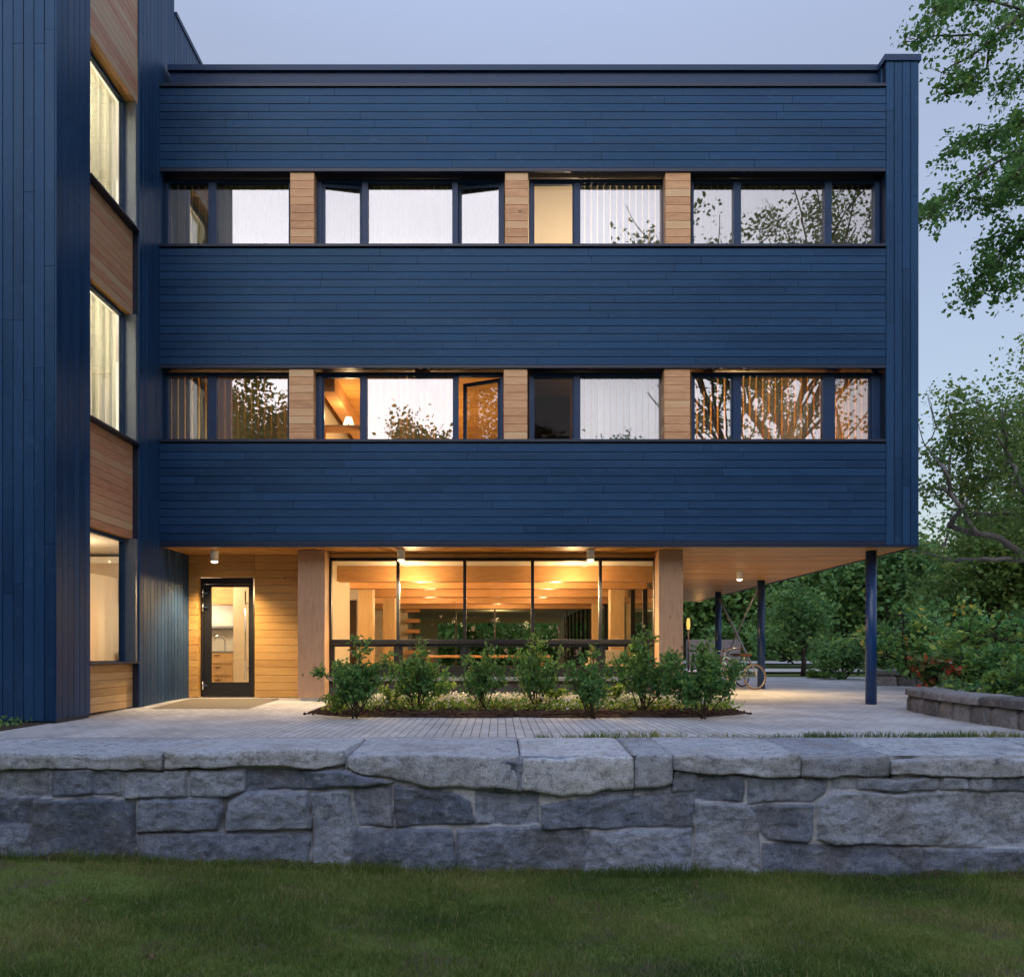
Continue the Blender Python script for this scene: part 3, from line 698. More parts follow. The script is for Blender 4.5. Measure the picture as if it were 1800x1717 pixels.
# ------------------------------------------------------------------ things seen inside
def inside(name, label, cat, loc): return thing(name, label, cat, loc)
kc = inside('kitchen_counter', 'timber kitchen base cabinet with drawers seen through the entrance door', 'counter', (-6.9, 17.4, .09))
m = MB(); m.box((-8.4, 17.2, .09), (-5.76, 17.85, .90)); m.build('cabinet', 'glulam_in', kc)
m = MB(); m.box((-8.4, 17.17, .901), (-5.75, 17.85, .93)); m.build('worktop', 'jamb_metal', kc)
for xx in (-7.7, -6.95, -6.2):
    for z in (.12, .40, .66): m = MB(); m.box((xx-.34, 17.18, z), (xx+.34, 17.199, z+.23)); dr = m.build('drawer', 'glulam_in', kc); h = MB(); h.box((xx-.06, 17.16, z+.17), (xx+.06, 17.179, z+.185)); h.build('handle', 'leather', dr)
m = MB(); m.tube([(-6.15, 17.5, .93), (-6.15, 17.5, 1.18), (-6.18, 17.48, 1.26), (-6.26, 17.45, 1.29), (-6.34, 17.42, 1.25), (-6.36, 17.41, 1.17)], .016, 10); m.build('faucet', 'chrome', kc)
uc = inside('wall_cabinet', 'timber wall cabinet over the kitchen counter', 'cabinet', (-7.0, 17.7, 2.0))
m = MB(); m.box((-8.4, 17.35, 1.98), (-5.76, 17.85, 2.56)); m.build('body', 'glulam_h', uc); m = MB(); m.box((-8.38, 17.55, 1.45), (-5.78, 17.85, 1.50)); m.build('shelf', 'jamb_metal', uc)
m = MB(); m.box((-8.45, 17.86, .09), (-3.2, 17.96, 2.6)); part('interior_wall', m, 'white_wall')
m = MB(); m.box((-5.755, 16.9, .09), (-5.0, 17.85, 2.56)); part('interior_wall', m, 'cream_wall')
m = MB(); m.box((-8.5, WY0+.3, .03), (XL-.21, 14.4, .088)); m.box((-8.5, 14.401, .03), (-3.2, 17.85, .087)); part('kitchen_floor', m, 'floor_timber')
pointlight('kitchen_light', (-6.4, 16.4, 2.3), KITCH, (1, .74, .45), .15); pointlight('kitchen_light', (-6.6, 17.3, 1.85), KITCH*.25, (1, .85, .65), .05)
for x, y, lab in ((-7.05, 11.95, 'nearer'), (-7.35, 13.2, 'farther')):
    pl = thing('pendant_lamp', 'lit cylinder pendant lamp in the ground floor wing window, the %s one' % lab, 'lamp', (x, y, 1.75))
    m = MB(); m.lathe((x, y, 1.75), [(.10, 0), (.10, .42), (.095, .42), (.095, 0)], 20); m.build('lamp_shade', 'bulb_soft', pl)
    m = MB(); m.tube([(x, y, 2.17), (x, y, 2.74)], .006, 6); m.build('cord', 'rubber', pl)
# table lamp on a side desk in the lower room with the open casement
dx = X(607, 14.0)
dk = thing('bookcase', 'tall timber bookcase inside the room with the open casement', 'bookcase', (dx, 14.0, 3.1))
for xx in (dx-.42, dx+.39): m = MB(); m.box((xx, 13.8, 3.1), (xx+.03, 14.2, 4.91)); m.build('side_panel', 'glulam_h', dk)
for zz in (3.15, 3.7, 4.25): m = MB(); m.box((dx-.389, 13.81, zz), (dx+.389, 14.2, zz+.03)); m.build('shelf', 'glulam_h', dk)
m = MB(); m.box((dx-.44, 13.78, 4.911), (dx+.44, 14.2, 4.94)); m.build('top', 'glulam_h', dk)
tl = thing('table_lamp', 'glowing table lamp on the bookcase behind the open casement', 'lamp', (dx+.06, 14.0, 4.94))
m = MB(); m.lathe((dx+.06, 14.0, 4.94), [(0, 0), (.06, 0), (.06, .02), (.012, .03), (.012, .10)], 16); m.build('base', 'leather', tl)
m = MB(); m.lathe((dx+.06, 14.0, 5.0), [(.10, 0), (.055, .14)], 20); m.build('lamp_shade', 'bulb_soft', tl)
pointlight('table_lamp_glow', (dx+.06, 14.12, 5.2), 7, (1, .7, .35), .06)
ch = inside('armchair', 'cream upholstered armchair in the lounge behind the end pane', 'chair', (2.2, 15.6, .09))
m = MB(); m.box((1.85, 15.2, .3), (2.55, 15.95, .5), bev=.05); m.build('seat', 'sofa_fabric', ch)
m = MB(); m.box((1.85, 15.8, .5), (2.55, 16.0, .95), bev=.06); m.build('backrest', 'sofa_fabric', ch)
for xx in (1.75, 2.5): m = MB(); m.box((xx, 15.2, .28), (xx+.15, 15.95, .68), bev=.05); m.build('arm', 'sofa_fabric', ch)
for xx in (1.85, 2.5):
    for yy in (15.25, 15.85): m = MB(); m.box((xx, yy, .09), (xx+.05, yy+.05, .3)); m.build('leg', 'glulam_h', ch)
tb = inside('lounge_table', 'long timber table in the lounge behind the shrubs', 'table', (-.2, 16.6, .09))
m = MB(); m.box((-1.6, 16.3, .79), (1.1, 17.2, .84), bev=.01); m.build('tabletop', 'glulam_h', tb)
for xx in (-1.5, .93):
    for yy in (16.38, 17.05): m = MB(); m.box((xx, yy, .09), (xx+.07, yy+.07, .788)); m.build('leg', 'glulam_h', tb)
# ================================================================== ground
def lawn_z(x, y):
    x = np.asarray(x, float); y = np.asarray(y, float)
    base = -1.12 + .19*sstep(.5, -4.6, x)
    return base - .02*np.clip(7-y, 0, 60)*.5 + .03*fbm(x*.6, y*.6, 0, 3, 3) + .012*fbm(x*3, y*3, 0, 5, 2)
def terrace_z(x, y):
    x = np.asarray(x, float); y = np.asarray(y, float)
    return .075*sstep(-.5, -4.0, x)*sstep(10.5, 14.0, y)
# one sheet of terrain: the low lawn in front, the level ground behind the retaining wall, out to the horizon
xs = np.concatenate([np.linspace(-600, -14, 25), np.linspace(-13, 13, 90), np.linspace(14, 600, 25)])
ys = np.concatenate([np.linspace(-500, -8, 20), np.linspace(-7, 7.35, 60), np.linspace(7.4, 45, 60), np.linspace(47, 700, 25)])
GX, GY = np.meshgrid(xs, ys)
up = sstep(7.35, 7.55, GY)
gz = lawn_z(GX, GY)*(1-up) + up*(-.06 + .004*np.clip(GY-45, 0, 200)*.6 + .02*fbm(GX*.3, GY*.3, 0, 9, 2)*sstep(29, 34, GY))
g = grid_mesh('ground', np.stack([GX, GY, gz], -1).reshape(-1, 3), len(xs), len(ys), 'turf'); struct(g)
# paving
px_ = np.linspace(-9.5, 16, 110); py_ = np.linspace(8.1, 28.0, 90); PX, PY = np.meshgrid(px_, py_)
bend = 0.9*sstep(7, 13, PX)*(PY-7.95)/20
pz_ = terrace_z(PX, PY)
pv = grid_mesh('paving', np.stack([PX, PY+0*bend, pz_], -1).reshape(-1, 3), len(px_), len(py_), 'paver'); struct(pv)
for nm, y0, y1, x0, x1 in (('path', 33.5, 40, 4, 60), ('far_path', 56, 74, 0, 90)):
    n = 30; xx = np.linspace(x0, x1, n); V = []
    for y in (y0, y1): V += [(x, y + .8*math.sin(x*.12), .0+ .004*max(0, y-45)*.6+.03) for x in xx]
    p_ = grid_mesh(nm, np.array(V), n, 2, 'path_concrete'); struct(p_)
# soil strip at the foot of the wing
m = MB(); m.box((-10.5, 8.55, -.05), (-5.75, 9.93, .012)); s_ = m.build('soil_strip', 'soil'); struct(s_)

# ================================================================== granite retaining wall (front)
YW = 7.1
ST6 = [[(-60,185),(170,180),(172,275),(100,285),(-60,280)],[(178,180),(325,182),(326,275),(178,275)],[(331,182),(428,185),(430,275),(332,276)],[(438,185),(660,185),(662,280),(438,282)],
 [(672,185),(855,190),(858,260),(800,285),(675,280)],[(862,185),(1065,185),(1068,250),(862,262)],[(1072,185),(1200,185),(1310,215),(1385,230),(1300,248),(1075,250)],
 [(-60,290),(105,290),(112,372),(-60,378)],[(-60,385),(112,380),(115,540),(-60,540)],[(118,285),(475,290),(478,400),(475,560),(118,560)],[(490,285),(780,290),(785,330),(770,395),(485,400)],
 [(800,300),(860,265),(1088,258),(1090,390),(795,395)],[(485,405),(1085,402),(1088,560),(480,560)],[(1097,260),(1232,258),(1243,410),(1228,570),(1097,570)],[(1250,255),(1310,250),(1378,245),(1380,378),(1252,378)],
 [(1388,240),(1500,245),(1600,262),(1655,295),(1665,370),(1388,382)],[(1672,258),(1790,255),(1900,265),(1900,372),(1800,375),(1672,372)],[(1245,388),(1580,388),(1588,410),(1600,500),(1595,600),(1235,600)],
 [(1605,390),(1895,382),(2068,405),(2035,600),(1605,600)]]
ST7 = [[(105,310),(300,280),(645,268),(635,385),(430,390),(110,395)],[(270,405),(630,395),(640,600),(238,600)],[(562,185),(640,195),(645,262),(555,265)],[(648,200),(815,205),(812,295),(650,290)],
 [(825,210),(1105,215),(1100,260),(1050,295),(830,300)],[(648,300),(830,302),(862,340),(868,600),(645,600)],[(845,310),(1055,305),(1050,430),(1040,440),(900,430),(870,400)],[(875,440),(1440,458),(1440,600),(875,600)],
 [(1448,460),(1900,462),(1900,600),(1448,600)],[(1065,300),(1120,262),(1500,265),(1900,270),(1900,452),(1130,448),(1075,430)],[(1118,212),(1210,210),(1205,250),(1118,255)],[(1215,210),(1500,212),(1498,258),(1215,255)],
 [(1510,210),(1605,212),(1605,258),(1510,260)],[(1612,205),(1690,212),(1690,262),(1612,260)],[(1695,212),(1900,215),(1900,265),(1695,262)],
 [(-60,150),(30,150),(30,262),(-60,262)],[(0,140),(560,140),(560,262),(300,275),(0,262)]]
polys = [[(x/2, 1260+y/2) for x, y in p] for p in ST6] + [[(900+x/2, 1260+y/2) for x, y in p] for p in ST7]
r2 = random.Random(4)
for sgn, xs0 in ((-1, -32), (1, 1852)):                 # masonry continuing out of the picture
    for (ya, yb) in ((1350, 1397), (1401, 1455), (1459, 1560)):
        x = xs0
        while abs(x-xs0) < 900:
            w = r2.uniform(60, 190); a, b = sorted((x, x+sgn*w)); polys.append([(a+3, ya), (b-3, ya), (b-3, yb), (a+3, yb)]); x += sgn*w
PW = [np.array([(X(a, YW), Z(b, YW)) for a, b in p]) for p in polys]
nx, nz = 1100, 110
gx = np.linspace(-8.9, 9.1, nx); gz_ = np.linspace(-1.42, -.03, nz); QX, QZ = np.meshgrid(gx, gz_)
wob = .018
wx = QX + wob*fbm(QX*3, QZ*3, 0, 21, 3); wz = QZ + wob*fbm(QX*3, QZ*3, 7.7, 22, 3)
best = np.full(QX.shape, -1.0); sid = np.zeros(QX.shape)
for k, p in enumerate(PW):
    lo, hi = p.min(0)-.05, p.max(0)+.05
    msk = (wx > lo[0]) & (wx < hi[0]) & (wz > lo[1]) & (wz < hi[1])
    if not msk.any(): continue
    x, z = wx[msk], wz[msk]; d = np.full(x.shape, 9.0); ins = np.zeros(x.shape, bool); n = len(p)
    for i in range(n):
        a, b = p[i], p[(i+1) % n]; e = b-a; t = np.clip(((x-a[0])*e[0]+(z-a[1])*e[1])/(e@e), 0, 1)
        d = np.minimum(d, np.hypot(x-a[0]-t*e[0], z-a[1]-t*e[1]))
        c = (a[1] > z) != (b[1] > z)
        with np.errstate(divide='ignore', invalid='ignore'):
            xi = (b[0]-a[0])*(z-a[1])/(b[1]-a[1]+1e-12)+a[0]
        ins ^= c & (x < xi)
    sd_ = np.where(ins, d, -d); cur = best[msk]; upd = sd_ > cur
    best[msk] = np.where(upd, sd_, cur); s2 = sid[msk]; s2[upd] = k+1; sid[msk] = s2
rs = np.random.RandomState(3); tone_k = rs.rand(len(PW)+1); out_k = rs.uniform(.0, .03, len(PW)+1); tx_k = rs.uniform(-.05, .05, len(PW)+1); tz_k = rs.uniform(-.06, .06, len(PW)+1)
ki = sid.astype(int)
best = best + .0095
edge = sstep(.0, .022, best)
rough = .026*fbm(QX*3.2, QZ*4.6, tone_k[ki]*30, 31, 5) + .010*np.abs(fbm(QX*11, QZ*11, tone_k[ki]*10, 33, 3))
face = .05 + (.014 + out_k[ki] + tx_k[ki]*np.sin(QX*2.1+ki) + tz_k[ki]*(QZ+.6))*edge + rough*edge
depth = face + .004*fbm(QX*20, QZ*20, 0, 35, 2)
V = np.stack([QX, YW + .06 - depth, QZ], -1).reshape(-1, 3)
fw = thing('stone_retaining_wall', 'long low grey granite retaining wall with pale capstones above the lawn', 'wall', (0, YW, -1.1))
ti = np.where(np.arange(len(PW)+1) == 10, .95, tone_k)
grid_mesh('masonry_face', V, nx, nz, 'granite', fw, {'tone': tone_k[ki].ravel(), 'mortar': (1-sstep(.0005, .006, best)).ravel()})
m = MB(); m.box((-8.9, YW+.12, -1.4), (9.1, 8.1, -.09)); m.build('wall_core', 'concrete', fw)
# capstones: rough slabs with a split face and a worn top
def capstone(pa, pb, pt, bots, seed, proud=.07, back=8.22, top=.0):
    x0, x1 = X(pa, YW), X(pb, YW); n = max(10, int((x1-x0)/.022))
    u = np.linspace(0, 1, n); x = x0+(x1-x0)*u
    bx = np.array([X(a, YW) for a, _ in bots]); bz = np.array([Z(b, YW) for _, b in bots])
    zb = np.interp(x, bx, bz) + .012*fbm(x*5, x*0, seed, 41, 3)
    zt = Z(pt, YW) + .018*fbm(x*2.2, x*0, seed, 42, 3)
    rows = []; kb, kf, kt = 3, 9, 16
    endr = sstep(0, .03/(x1-x0), u)*sstep(0, .03/(x1-x0), 1-u)        # rounded ends
    prof = []
    for k in range(kb): prof.append(('b', k/kb))
    for k in range(kf): prof.append(('f', k/kf))
    for k in range(5): prof.append(('r', k/5))
    for k in range(kt+1): prof.append(('t', k/kt))
    for typ, t in prof:
        if typ == 'b': y = YW+.12 - t*.12 - proud*t; z = zb + 0*t
        elif typ == 'f': y = np.full(n, YW-proud); z = zb+.004+(zt-.03-zb)*t
        elif typ == 'r': a = t*math.pi/2; y = np.full(n, YW-proud+.028*(1-math.cos(a))); z = zt-.03+.03*math.sin(a)
        else: y = YW-proud+.028+(back-YW+proud-.028)*t; z = zt + (top-zt)*sstep(0, .8, t)
        y = y*np.ones(n); z = z*np.ones(n)
        nz_ = fbm(x*3.5, z*4+y*3, seed*3.3, 43, 4); n2 = fbm(x*12, z*12+y*9, seed*3.3, 44, 3)
        if typ in 'bf': y = y - .022*nz_ - .013*np.abs(n2)
        elif typ == 'r': y = y - .020*nz_ - .008*np.abs(n2); z = z + .006*nz_ + .006*n2
        else: z = z + (.013*nz_ + .004*n2)*(1 - .85*sstep(.6, .95, t))
        y = y + (1-endr)*.022*(typ in 'bfr'); z = z - (1-endr)*.012*(typ in 'rt')
        rows.append(np.stack([x, y, z], -1))
    # end caps drop down into the joints
    lastr = rows[-1].copy(); lastr[:, 2] = -.12; rows.append(lastr)
    Vv = np.stack(rows); dn = Vv.copy()[:, :1]; dn[:, :, 2] = np.minimum(dn[:, :, 2], zb.min())-.02; dn[:, :, 1] += .03
    dn2 = Vv.copy()[:, -1:]; dn2[:, :, 2] = np.minimum(dn2[:, :, 2], zb.min())-.02; dn2[:, :, 1] += .03
    Vv = np.concatenate([dn, Vv, dn2], 1)
    return grid_mesh('capstone', Vv.reshape(-1, 3), n+2, len(rows), 'granite_cap', fw, {'tone': np.full(Vv.shape[0]*Vv.shape[1], rs.rand())})
caps = [(-420, -215, 1322, [(-420,1350),(-215,1352)]), (-212, -32, 1323, [(-212,1350),(-32,1352)]), (-29, 289, 1323, [(-29,1354),(60,1350),(289,1352)]), (292, 607, 1319, [(292,1350),(480,1345),(560,1352),(607,1340)]), (611, 913, 1326, [(611,1350),(640,1358),(750,1380),(913,1386)]),
 (916, 1113, 1329, [(916,1386),(990,1397),(1113,1384)]), (1115, 1181, 1326, [(1115,1384),(1181,1380)]), (1183, 1404, 1327, [(1183,1350),(1250,1360),(1404,1364)]), (1406, 1560, 1329, [(1406,1364),(1560,1362)]), (1563, 1880, 1332, [(1563,1358),(1640,1362),(1880,1366)]),
 (1884, 2100, 1331, [(1884,1362),(2100,1366)]), (2104, 2340, 1331, [(2104,1362),(2340,1364)]), (2344, 2600, 1331, [(2344,1362),(2600,1364)]), (-640, -424, 1322, [(-640,1350),(-424,1352)]), (-830, -644, 1322, [(-830,1350),(-644,1352)])]
for i, (a, b, t_, bt) in enumerate(caps): capstone(a, b, t_, bt, i*7+3, .06 if i not in (4, 5, 6) else .045, 8.24 + .03*math.sin(i*2.1), .012)

# ================================================================== foliage helpers
def leaves(ctr, size, nr, elong=1.7, flat=0.0, droop=0.0, norm=None):
    """folded leaf quads around the given centres"""
    n = len(ctr); d = nr.normal(size=(n, 3)); d[:, 2] = d[:, 2]*(1-flat) - droop
    d /= np.linalg.norm(d, axis=1, keepdims=True)
    a = nr.normal(size=(n, 3)); a[:, 2] += flat*2; s = np.cross(a, d); s /= np.linalg.norm(s, axis=1, keepdims=True)+1e-9
    nn = np.cross(d, s); L_ = size*nr.uniform(.6, 1.25, (n, 1)); W = L_/elong
    V = np.stack([ctr, ctr+d*L_*.5+s*W*.5+nn*W*.15, ctr+d*L_, ctr+d*L_*.5-s*W*.5+nn*W*.15], 1).reshape(-1, 3)
    Fq = np.arange(4*n).reshape(n, 4); return V, Fq
def leaf_obj(name, ctr, size, nr, mat, parent, tone=None, **kw):
    V, Fq = leaves(np.asarray(ctr), size, nr, **kw)
    if tone is None: tone = nr.rand(len(ctr))
    me = fast_mesh(name, V, Fq, np.clip(tone, 0, 1)); return link(name, me, mat, parent)
def around(pts, n, rad, nr, squash=(1,1,.8)):
    pts = np.asarray(pts); i = nr.randint(len(pts), size=n)
    return pts[i] + nr.normal(size=(n, 3))*rad*np.array(squash)

def branchy(base, height, r0, nr, lean=(0, 0), levels=3, spread=.55, first=.35, nb=6, jit=.12):
    """a tapered trunk with limbs: returns list of (points, radii), and points on the thin branches"""
    segs, tips = [], []
    def grow(p, d, length, r, lev):
        n = max(4, int(length/.35)); n = min(n, 12); pts, rr = [p.copy()], [r]; dd = d.copy()
        for k in range(n):
            dd = dd + nr.normal(size=3)*jit + np.array([0, 0, .05 if lev else .0]); dd /= np.linalg.norm(dd)
            p = p + dd*length/n; pts.append(p.copy()); rr.append(max(.006, r*(1-.72*(k+1)/n)))
        segs.append((pts, rr))
        if lev >= levels-1:
            tips.extend(pts[1:]); return
        if lev: tips.extend(pts[len(pts)//2:])
        k0 = max(1, int(n*first)) if lev == 0 else max(1, n//4)
        m_ = nb if lev == 0 else max(3, nb-2)
        for j in range(m_):
            i = k0 + int((n-k0)*(j+.5)/m_); i = min(i, n)
            ang = 2.4*j + nr.uniform(0, 1.2); o = np.array([math.cos(ang), math.sin(ang), nr.uniform(.1, .7)])
            o = o*spread + dd*(1-spread)*.9; o /= np.linalg.norm(o)
            grow(pts[i], o, length*nr.uniform(.42, .62)*(1.15-.4*i/n), rr[i]*.6, lev+1)
    grow(np.array(base, float), np.array([lean[0], lean[1], 1.0])/math.sqrt(1+lean[0]**2+lean[1]**2), height, r0, 0)
    return segs, np.array(tips)
def tree(name, label, cat, base, height, r0, seed, leafmat_='leaf_forest', nleaf=6000, leafsize=.22, clump=.45, barkm='bark', group=None, parts=('crown', 'trunk'), tonebias=0.0, **kw):
    nr = np.random.RandomState(seed); segs, tips = branchy(base, height*.72, r0, nr, **kw)
    t = thing(name, label, cat, base, group)
    m = MB()
    for pts, rr in segs: m.tube(pts, rr, 7 if rr[0] > .05 else 5, nr.rand())
    m.build(parts[1], barkm, t)
    # leaves gather in clumps of differing brightness
    nc = max(30, nleaf//45); cc = around(tips, nc, clump*.5, nr); ct = nr.rand(nc)
    i = nr.randint(nc, size=nleaf); pos = cc[i] + nr.normal(size=(nleaf, 3))*clump*np.array([.55, .55, .4])
    pos[:, 2] = np.maximum(pos[:, 2], base[2]+.1)
    tone = np.clip(.55*ct[i] + .45*nr.rand(nleaf) + tonebias, 0, 1)
    leaf_obj(parts[0], pos, leafsize, nr, leafmat_, t, tone, elong=1.5, flat=.3, droop=.15)
    return t

# ================================================================== planting bed in front of the lounge
n_, m_ = 70, 26
bu = np.linspace(-1, 1, n_); bv = np.linspace(0, 1, m_); BU, BV = np.meshgrid(bu, bv)
bxl = X(548, 11.0)-.25; bxr = X(1318, 11.3)+.1; cxm = (bxl+bxr)/2; hw = (bxr-bxl)/2
BX = cxm + hw*BU*(1-.10*(1-BV)**2*0); front = 10.68 + .75*np.abs(BU)**5 + .05*np.sin(BX*4); BY = front + (13.86-front)*BV
edge_ = sstep(0, .12, BV)*sstep(1.0, .93, np.abs(BU))
BZ = terrace_z(BX, BY) - .012 + edge_*(.06 + .025*fbm(BX*3, BY*3, 0, 51, 3) + .012*fbm(BX*14, BY*14, 0, 52, 2))
b_ = grid_mesh('mulch_bed', np.stack([BX, BY, BZ], -1).reshape(-1, 3), n_, m_, 'mulch'); struct(b_)
nr = np.random.RandomState(11)
def bits(name, n, xr, yr, zfun, size, mat, seed, label, cat):
    nr = np.random.RandomState(seed); c = np.stack([nr.uniform(*xr, n), nr.uniform(*yr, n), np.zeros(n)], -1); c[:, 2] = zfun(c[:, 0], c[:, 1])
    V, Q, T = [], [], []
    oct_ = np.array([(1,0,0),(-1,0,0),(0,1,0),(0,-1,0),(0,0,1),(0,0,-1)], float); tri = np.array([(0,2,4),(2,1,4),(1,3,4),(3,0,4),(2,0,5),(1,2,5),(3,1,5),(0,3,5)])
    s = size*nr.uniform(.5, 1.3, (n, 1, 1))*nr.uniform(.6, 1.2, (n, 1, 3))*np.array([1, 1, .6])
    a = nr.uniform(0, 6.28, n); ca, sa = np.cos(a)[:, None], np.sin(a)[:, None]
    o = oct_[None]*s; ox = o[..., 0]*ca - o[..., 1]*sa; oy = o[..., 0]*sa + o[..., 1]*ca
    V = c[:, None, :] + np.stack([ox, oy, o[..., 2]], -1); Q = (tri[None] + 6*np.arange(n)[:, None, None]).reshape(-1, 3)
    me = fast_mesh(name, V.reshape(-1, 3), Q, np.repeat(nr.rand(n), 8)); o = link(name, me, mat); return stuff(o, label, cat)
bits('bark_chips', 5000, (bxl+.2, bxr-.2), (10.75, 13.2), lambda x, y: .058+.0*x, .028, 'mulch', 5, 'dark brown bark mulch chips across the planting bed', 'mulch')
# white flowering ground cover and pebbles behind the shrubs
n = 9000; cx_ = nr.uniform(-2.5, 3.5, n); cy_ = np.clip(nr.normal(12.5, .5, n), 11.5, 13.6); d_ = fbm(cx_*1.4, cy_*1.4, 0, 61, 3); k_ = d_ > -.35
cx_, cy_ = cx_[k_], cy_[k_]; o_ = leaf_obj('ground_cover_flowers', np.stack([cx_, cy_, .09+nr.rand(len(cx_))*.14], -1), .045, nr, 'petal', None, elong=1.2, flat=.4); stuff(o_, 'low white flowering ground cover behind the shrubs', 'flowers')
n = 7000; cx_ = nr.uniform(-2.55, 3.6, n); cy_ = np.clip(nr.normal(12.3, .6, n), 11.3, 13.6); o_ = leaf_obj('ground_cover', np.stack([cx_, cy_, .05+nr.rand(n)*.13], -1), .07, nr, 'leaf_bright', None, elong=1.8, droop=-.4); stuff(o_, 'low light green ground cover leaves between the shrubs', 'ground cover')
def shrub(px, py, w, top, seed, label, mat='leaf_shrub', n=1900, side=None, name='leafy_shrub', lsize=.075, group='shrubs in the bed before the lounge window'):
    Yb = min(12.6, F*(EYE-.05)/(py-CY)); x = X(px, Yb); h = Z(top, Yb)-.05; rad = w/F*Yb/2
    nr = np.random.RandomState(seed); t = thing(name, label, 'shrub', (x, Yb, .04), group)
    m = MB(); tips = []; ns = 9
    for k in range(ns):
        a = 2.4*k + nr.uniform(0, .8); rr = rad*nr.uniform(.2, 1.0)*(.85 if k % 3 else 1.05); hh = h*nr.uniform(.5, 1.0)*(1 - .2*rr/rad)
        if k == 0: rr, hh = rad*.12, h
        p = np.array([x+nr.uniform(-.05, .05), Yb+nr.uniform(-.05, .05), .02]); e = np.array([x+math.cos(a)*rr, Yb+math.sin(a)*rr*.8, hh])
        pts = []
        for j in range(9):
            s = j/8; q = p + (e-p)*np.array([s**.8, s**.8, s]) + nr.normal(size=3)*.018; pts.append(q)
            if j >= 3: tips.append(q)
            if j >= 3 and j < 8:
                for _ in range(3):                                   # side twigs
                    dv = nr.normal(size=3); dv[2] = abs(dv[2])*.7+.25; dv /= np.linalg.norm(dv); L_ = nr.uniform(.10, .26)*(h/1.1)*(1.15-.5*s)
                    tw = [q, q+dv*L_*.5, q+dv*L_+np.array([0, 0, .02])]; m.tube(tw, [.004, .003, .002], 4)
                    tips.extend([q+dv*L_*f for f in (.5, .75, 1.0)])
        m.tube(pts, [.012-.0011*j for j in range(9)], 5)
    if side:                                                      # one long shoot to the side
        e = P(side[0], side[1], Yb); e = np.array(e); q0 = np.array([x-.1, Yb, .35]); pts = [q0+(e-q0)*s + np.array([0, 0, .06*math.sin(3*s)]) for s in np.linspace(0, 1, 7)]
        m.tube(pts, [.008-.0008*j for j in range(7)], 5); tips += [pts[-1]]*14 + pts[3:6]
    m.build('stem', 'twig', t)
    tips = np.array(tips); pos = tips[nr.randint(len(tips), size=n)] + nr.normal(size=(n, 3))*.032
    pos[:, 2] = np.maximum(pos[:, 2], .1)
    lt = np.repeat(nr.rand(n//20+1), 20)[:n]
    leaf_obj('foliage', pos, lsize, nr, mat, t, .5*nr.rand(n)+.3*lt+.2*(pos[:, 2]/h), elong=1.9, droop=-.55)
    return t
shrub(625, 1256, 165, 1118, 1, 'shrub at the entrance end of the bed with one shoot reaching sideways', side=(560, 1184), n=2300)
shrub(735, 1249, 155, 1116, 2, 'slim shrub below the first mullion of the lounge window')
shrub(848, 1248, 118, 1128, 3, 'small shrub below the second mullion of the lounge window', n=1300)
shrub(940, 1246, 130, 1106, 4, 'tall narrow shrub below the third mullion of the lounge window', n=1500)
shrub(1036, 1256, 135, 1130, 5, 'shrub with bare stem below the fourth mullion of the lounge window', n=1500)
shrub(1132, 1250, 160, 1104, 6, 'bushy shrub in front of the open corner timber post', n=2500)
shrub(1236, 1258, 165, 1124, 7, 'dense dark shrub at the bicycle end of the bed', n=3300)
for i, (px, py, w, top, lab) in enumerate(((775, 1240, 55, 1205, 'bright green fern tuft between the slim shrub and the small shrub'), (690, 1246, 60, 1212, 'bright green tuft beside the entrance end shrub'), (1075, 1244, 60, 1210, 'bright green tuft beside the bare stemmed shrub'), (975, 1244, 50, 1216, 'bright green tuft at the foot of the tall narrow shrub'), (590, 1256, 55, 1228, 'bright low tuft at the entrance corner of the mulch bed'))):
    nr = np.random.RandomState(70+i); Yb = F*(EYE-.05)/(py-CY); x = X(px, Yb); h = Z(top, Yb); t = thing('fern_tuft', lab, 'plant', (x, Yb, .05), 'bright tufts in the bed')
    m = MB(); pos = []
    for k in range(16):
        a = nr.uniform(0, 6.28); L_ = w/F*Yb*.5*nr.uniform(.5, 1.1); pts = [np.array([x+math.cos(a)*L_*s, Yb+math.sin(a)*L_*s, .04+h*math.sin(s*1.9)*nr.uniform(.85, 1)]) for s in np.linspace(0, 1, 6)]
        m.tube(pts, .003, 4)
        for s in range(1, 6): pos += [pts[s]+nr.normal(size=3)*.012 for _ in range(7)]
    m.build('stem', 'twig', t); leaf_obj('foliage', np.array(pos), .06, nr, 'leaf_bright', t, elong=2.2, flat=.3)

# doormat
m = MB(); ym0, ym1 = 12.05, 13.7
m.obox((-5.42, ym0, .012), (1.55, 0, .0), (.0, ym1-ym0, .058), (0, 0, .022)); dm = m.build('doormat', 'doormat'); tag(dm, 'large dark grey doormat in front of the entrance door', 'doormat')

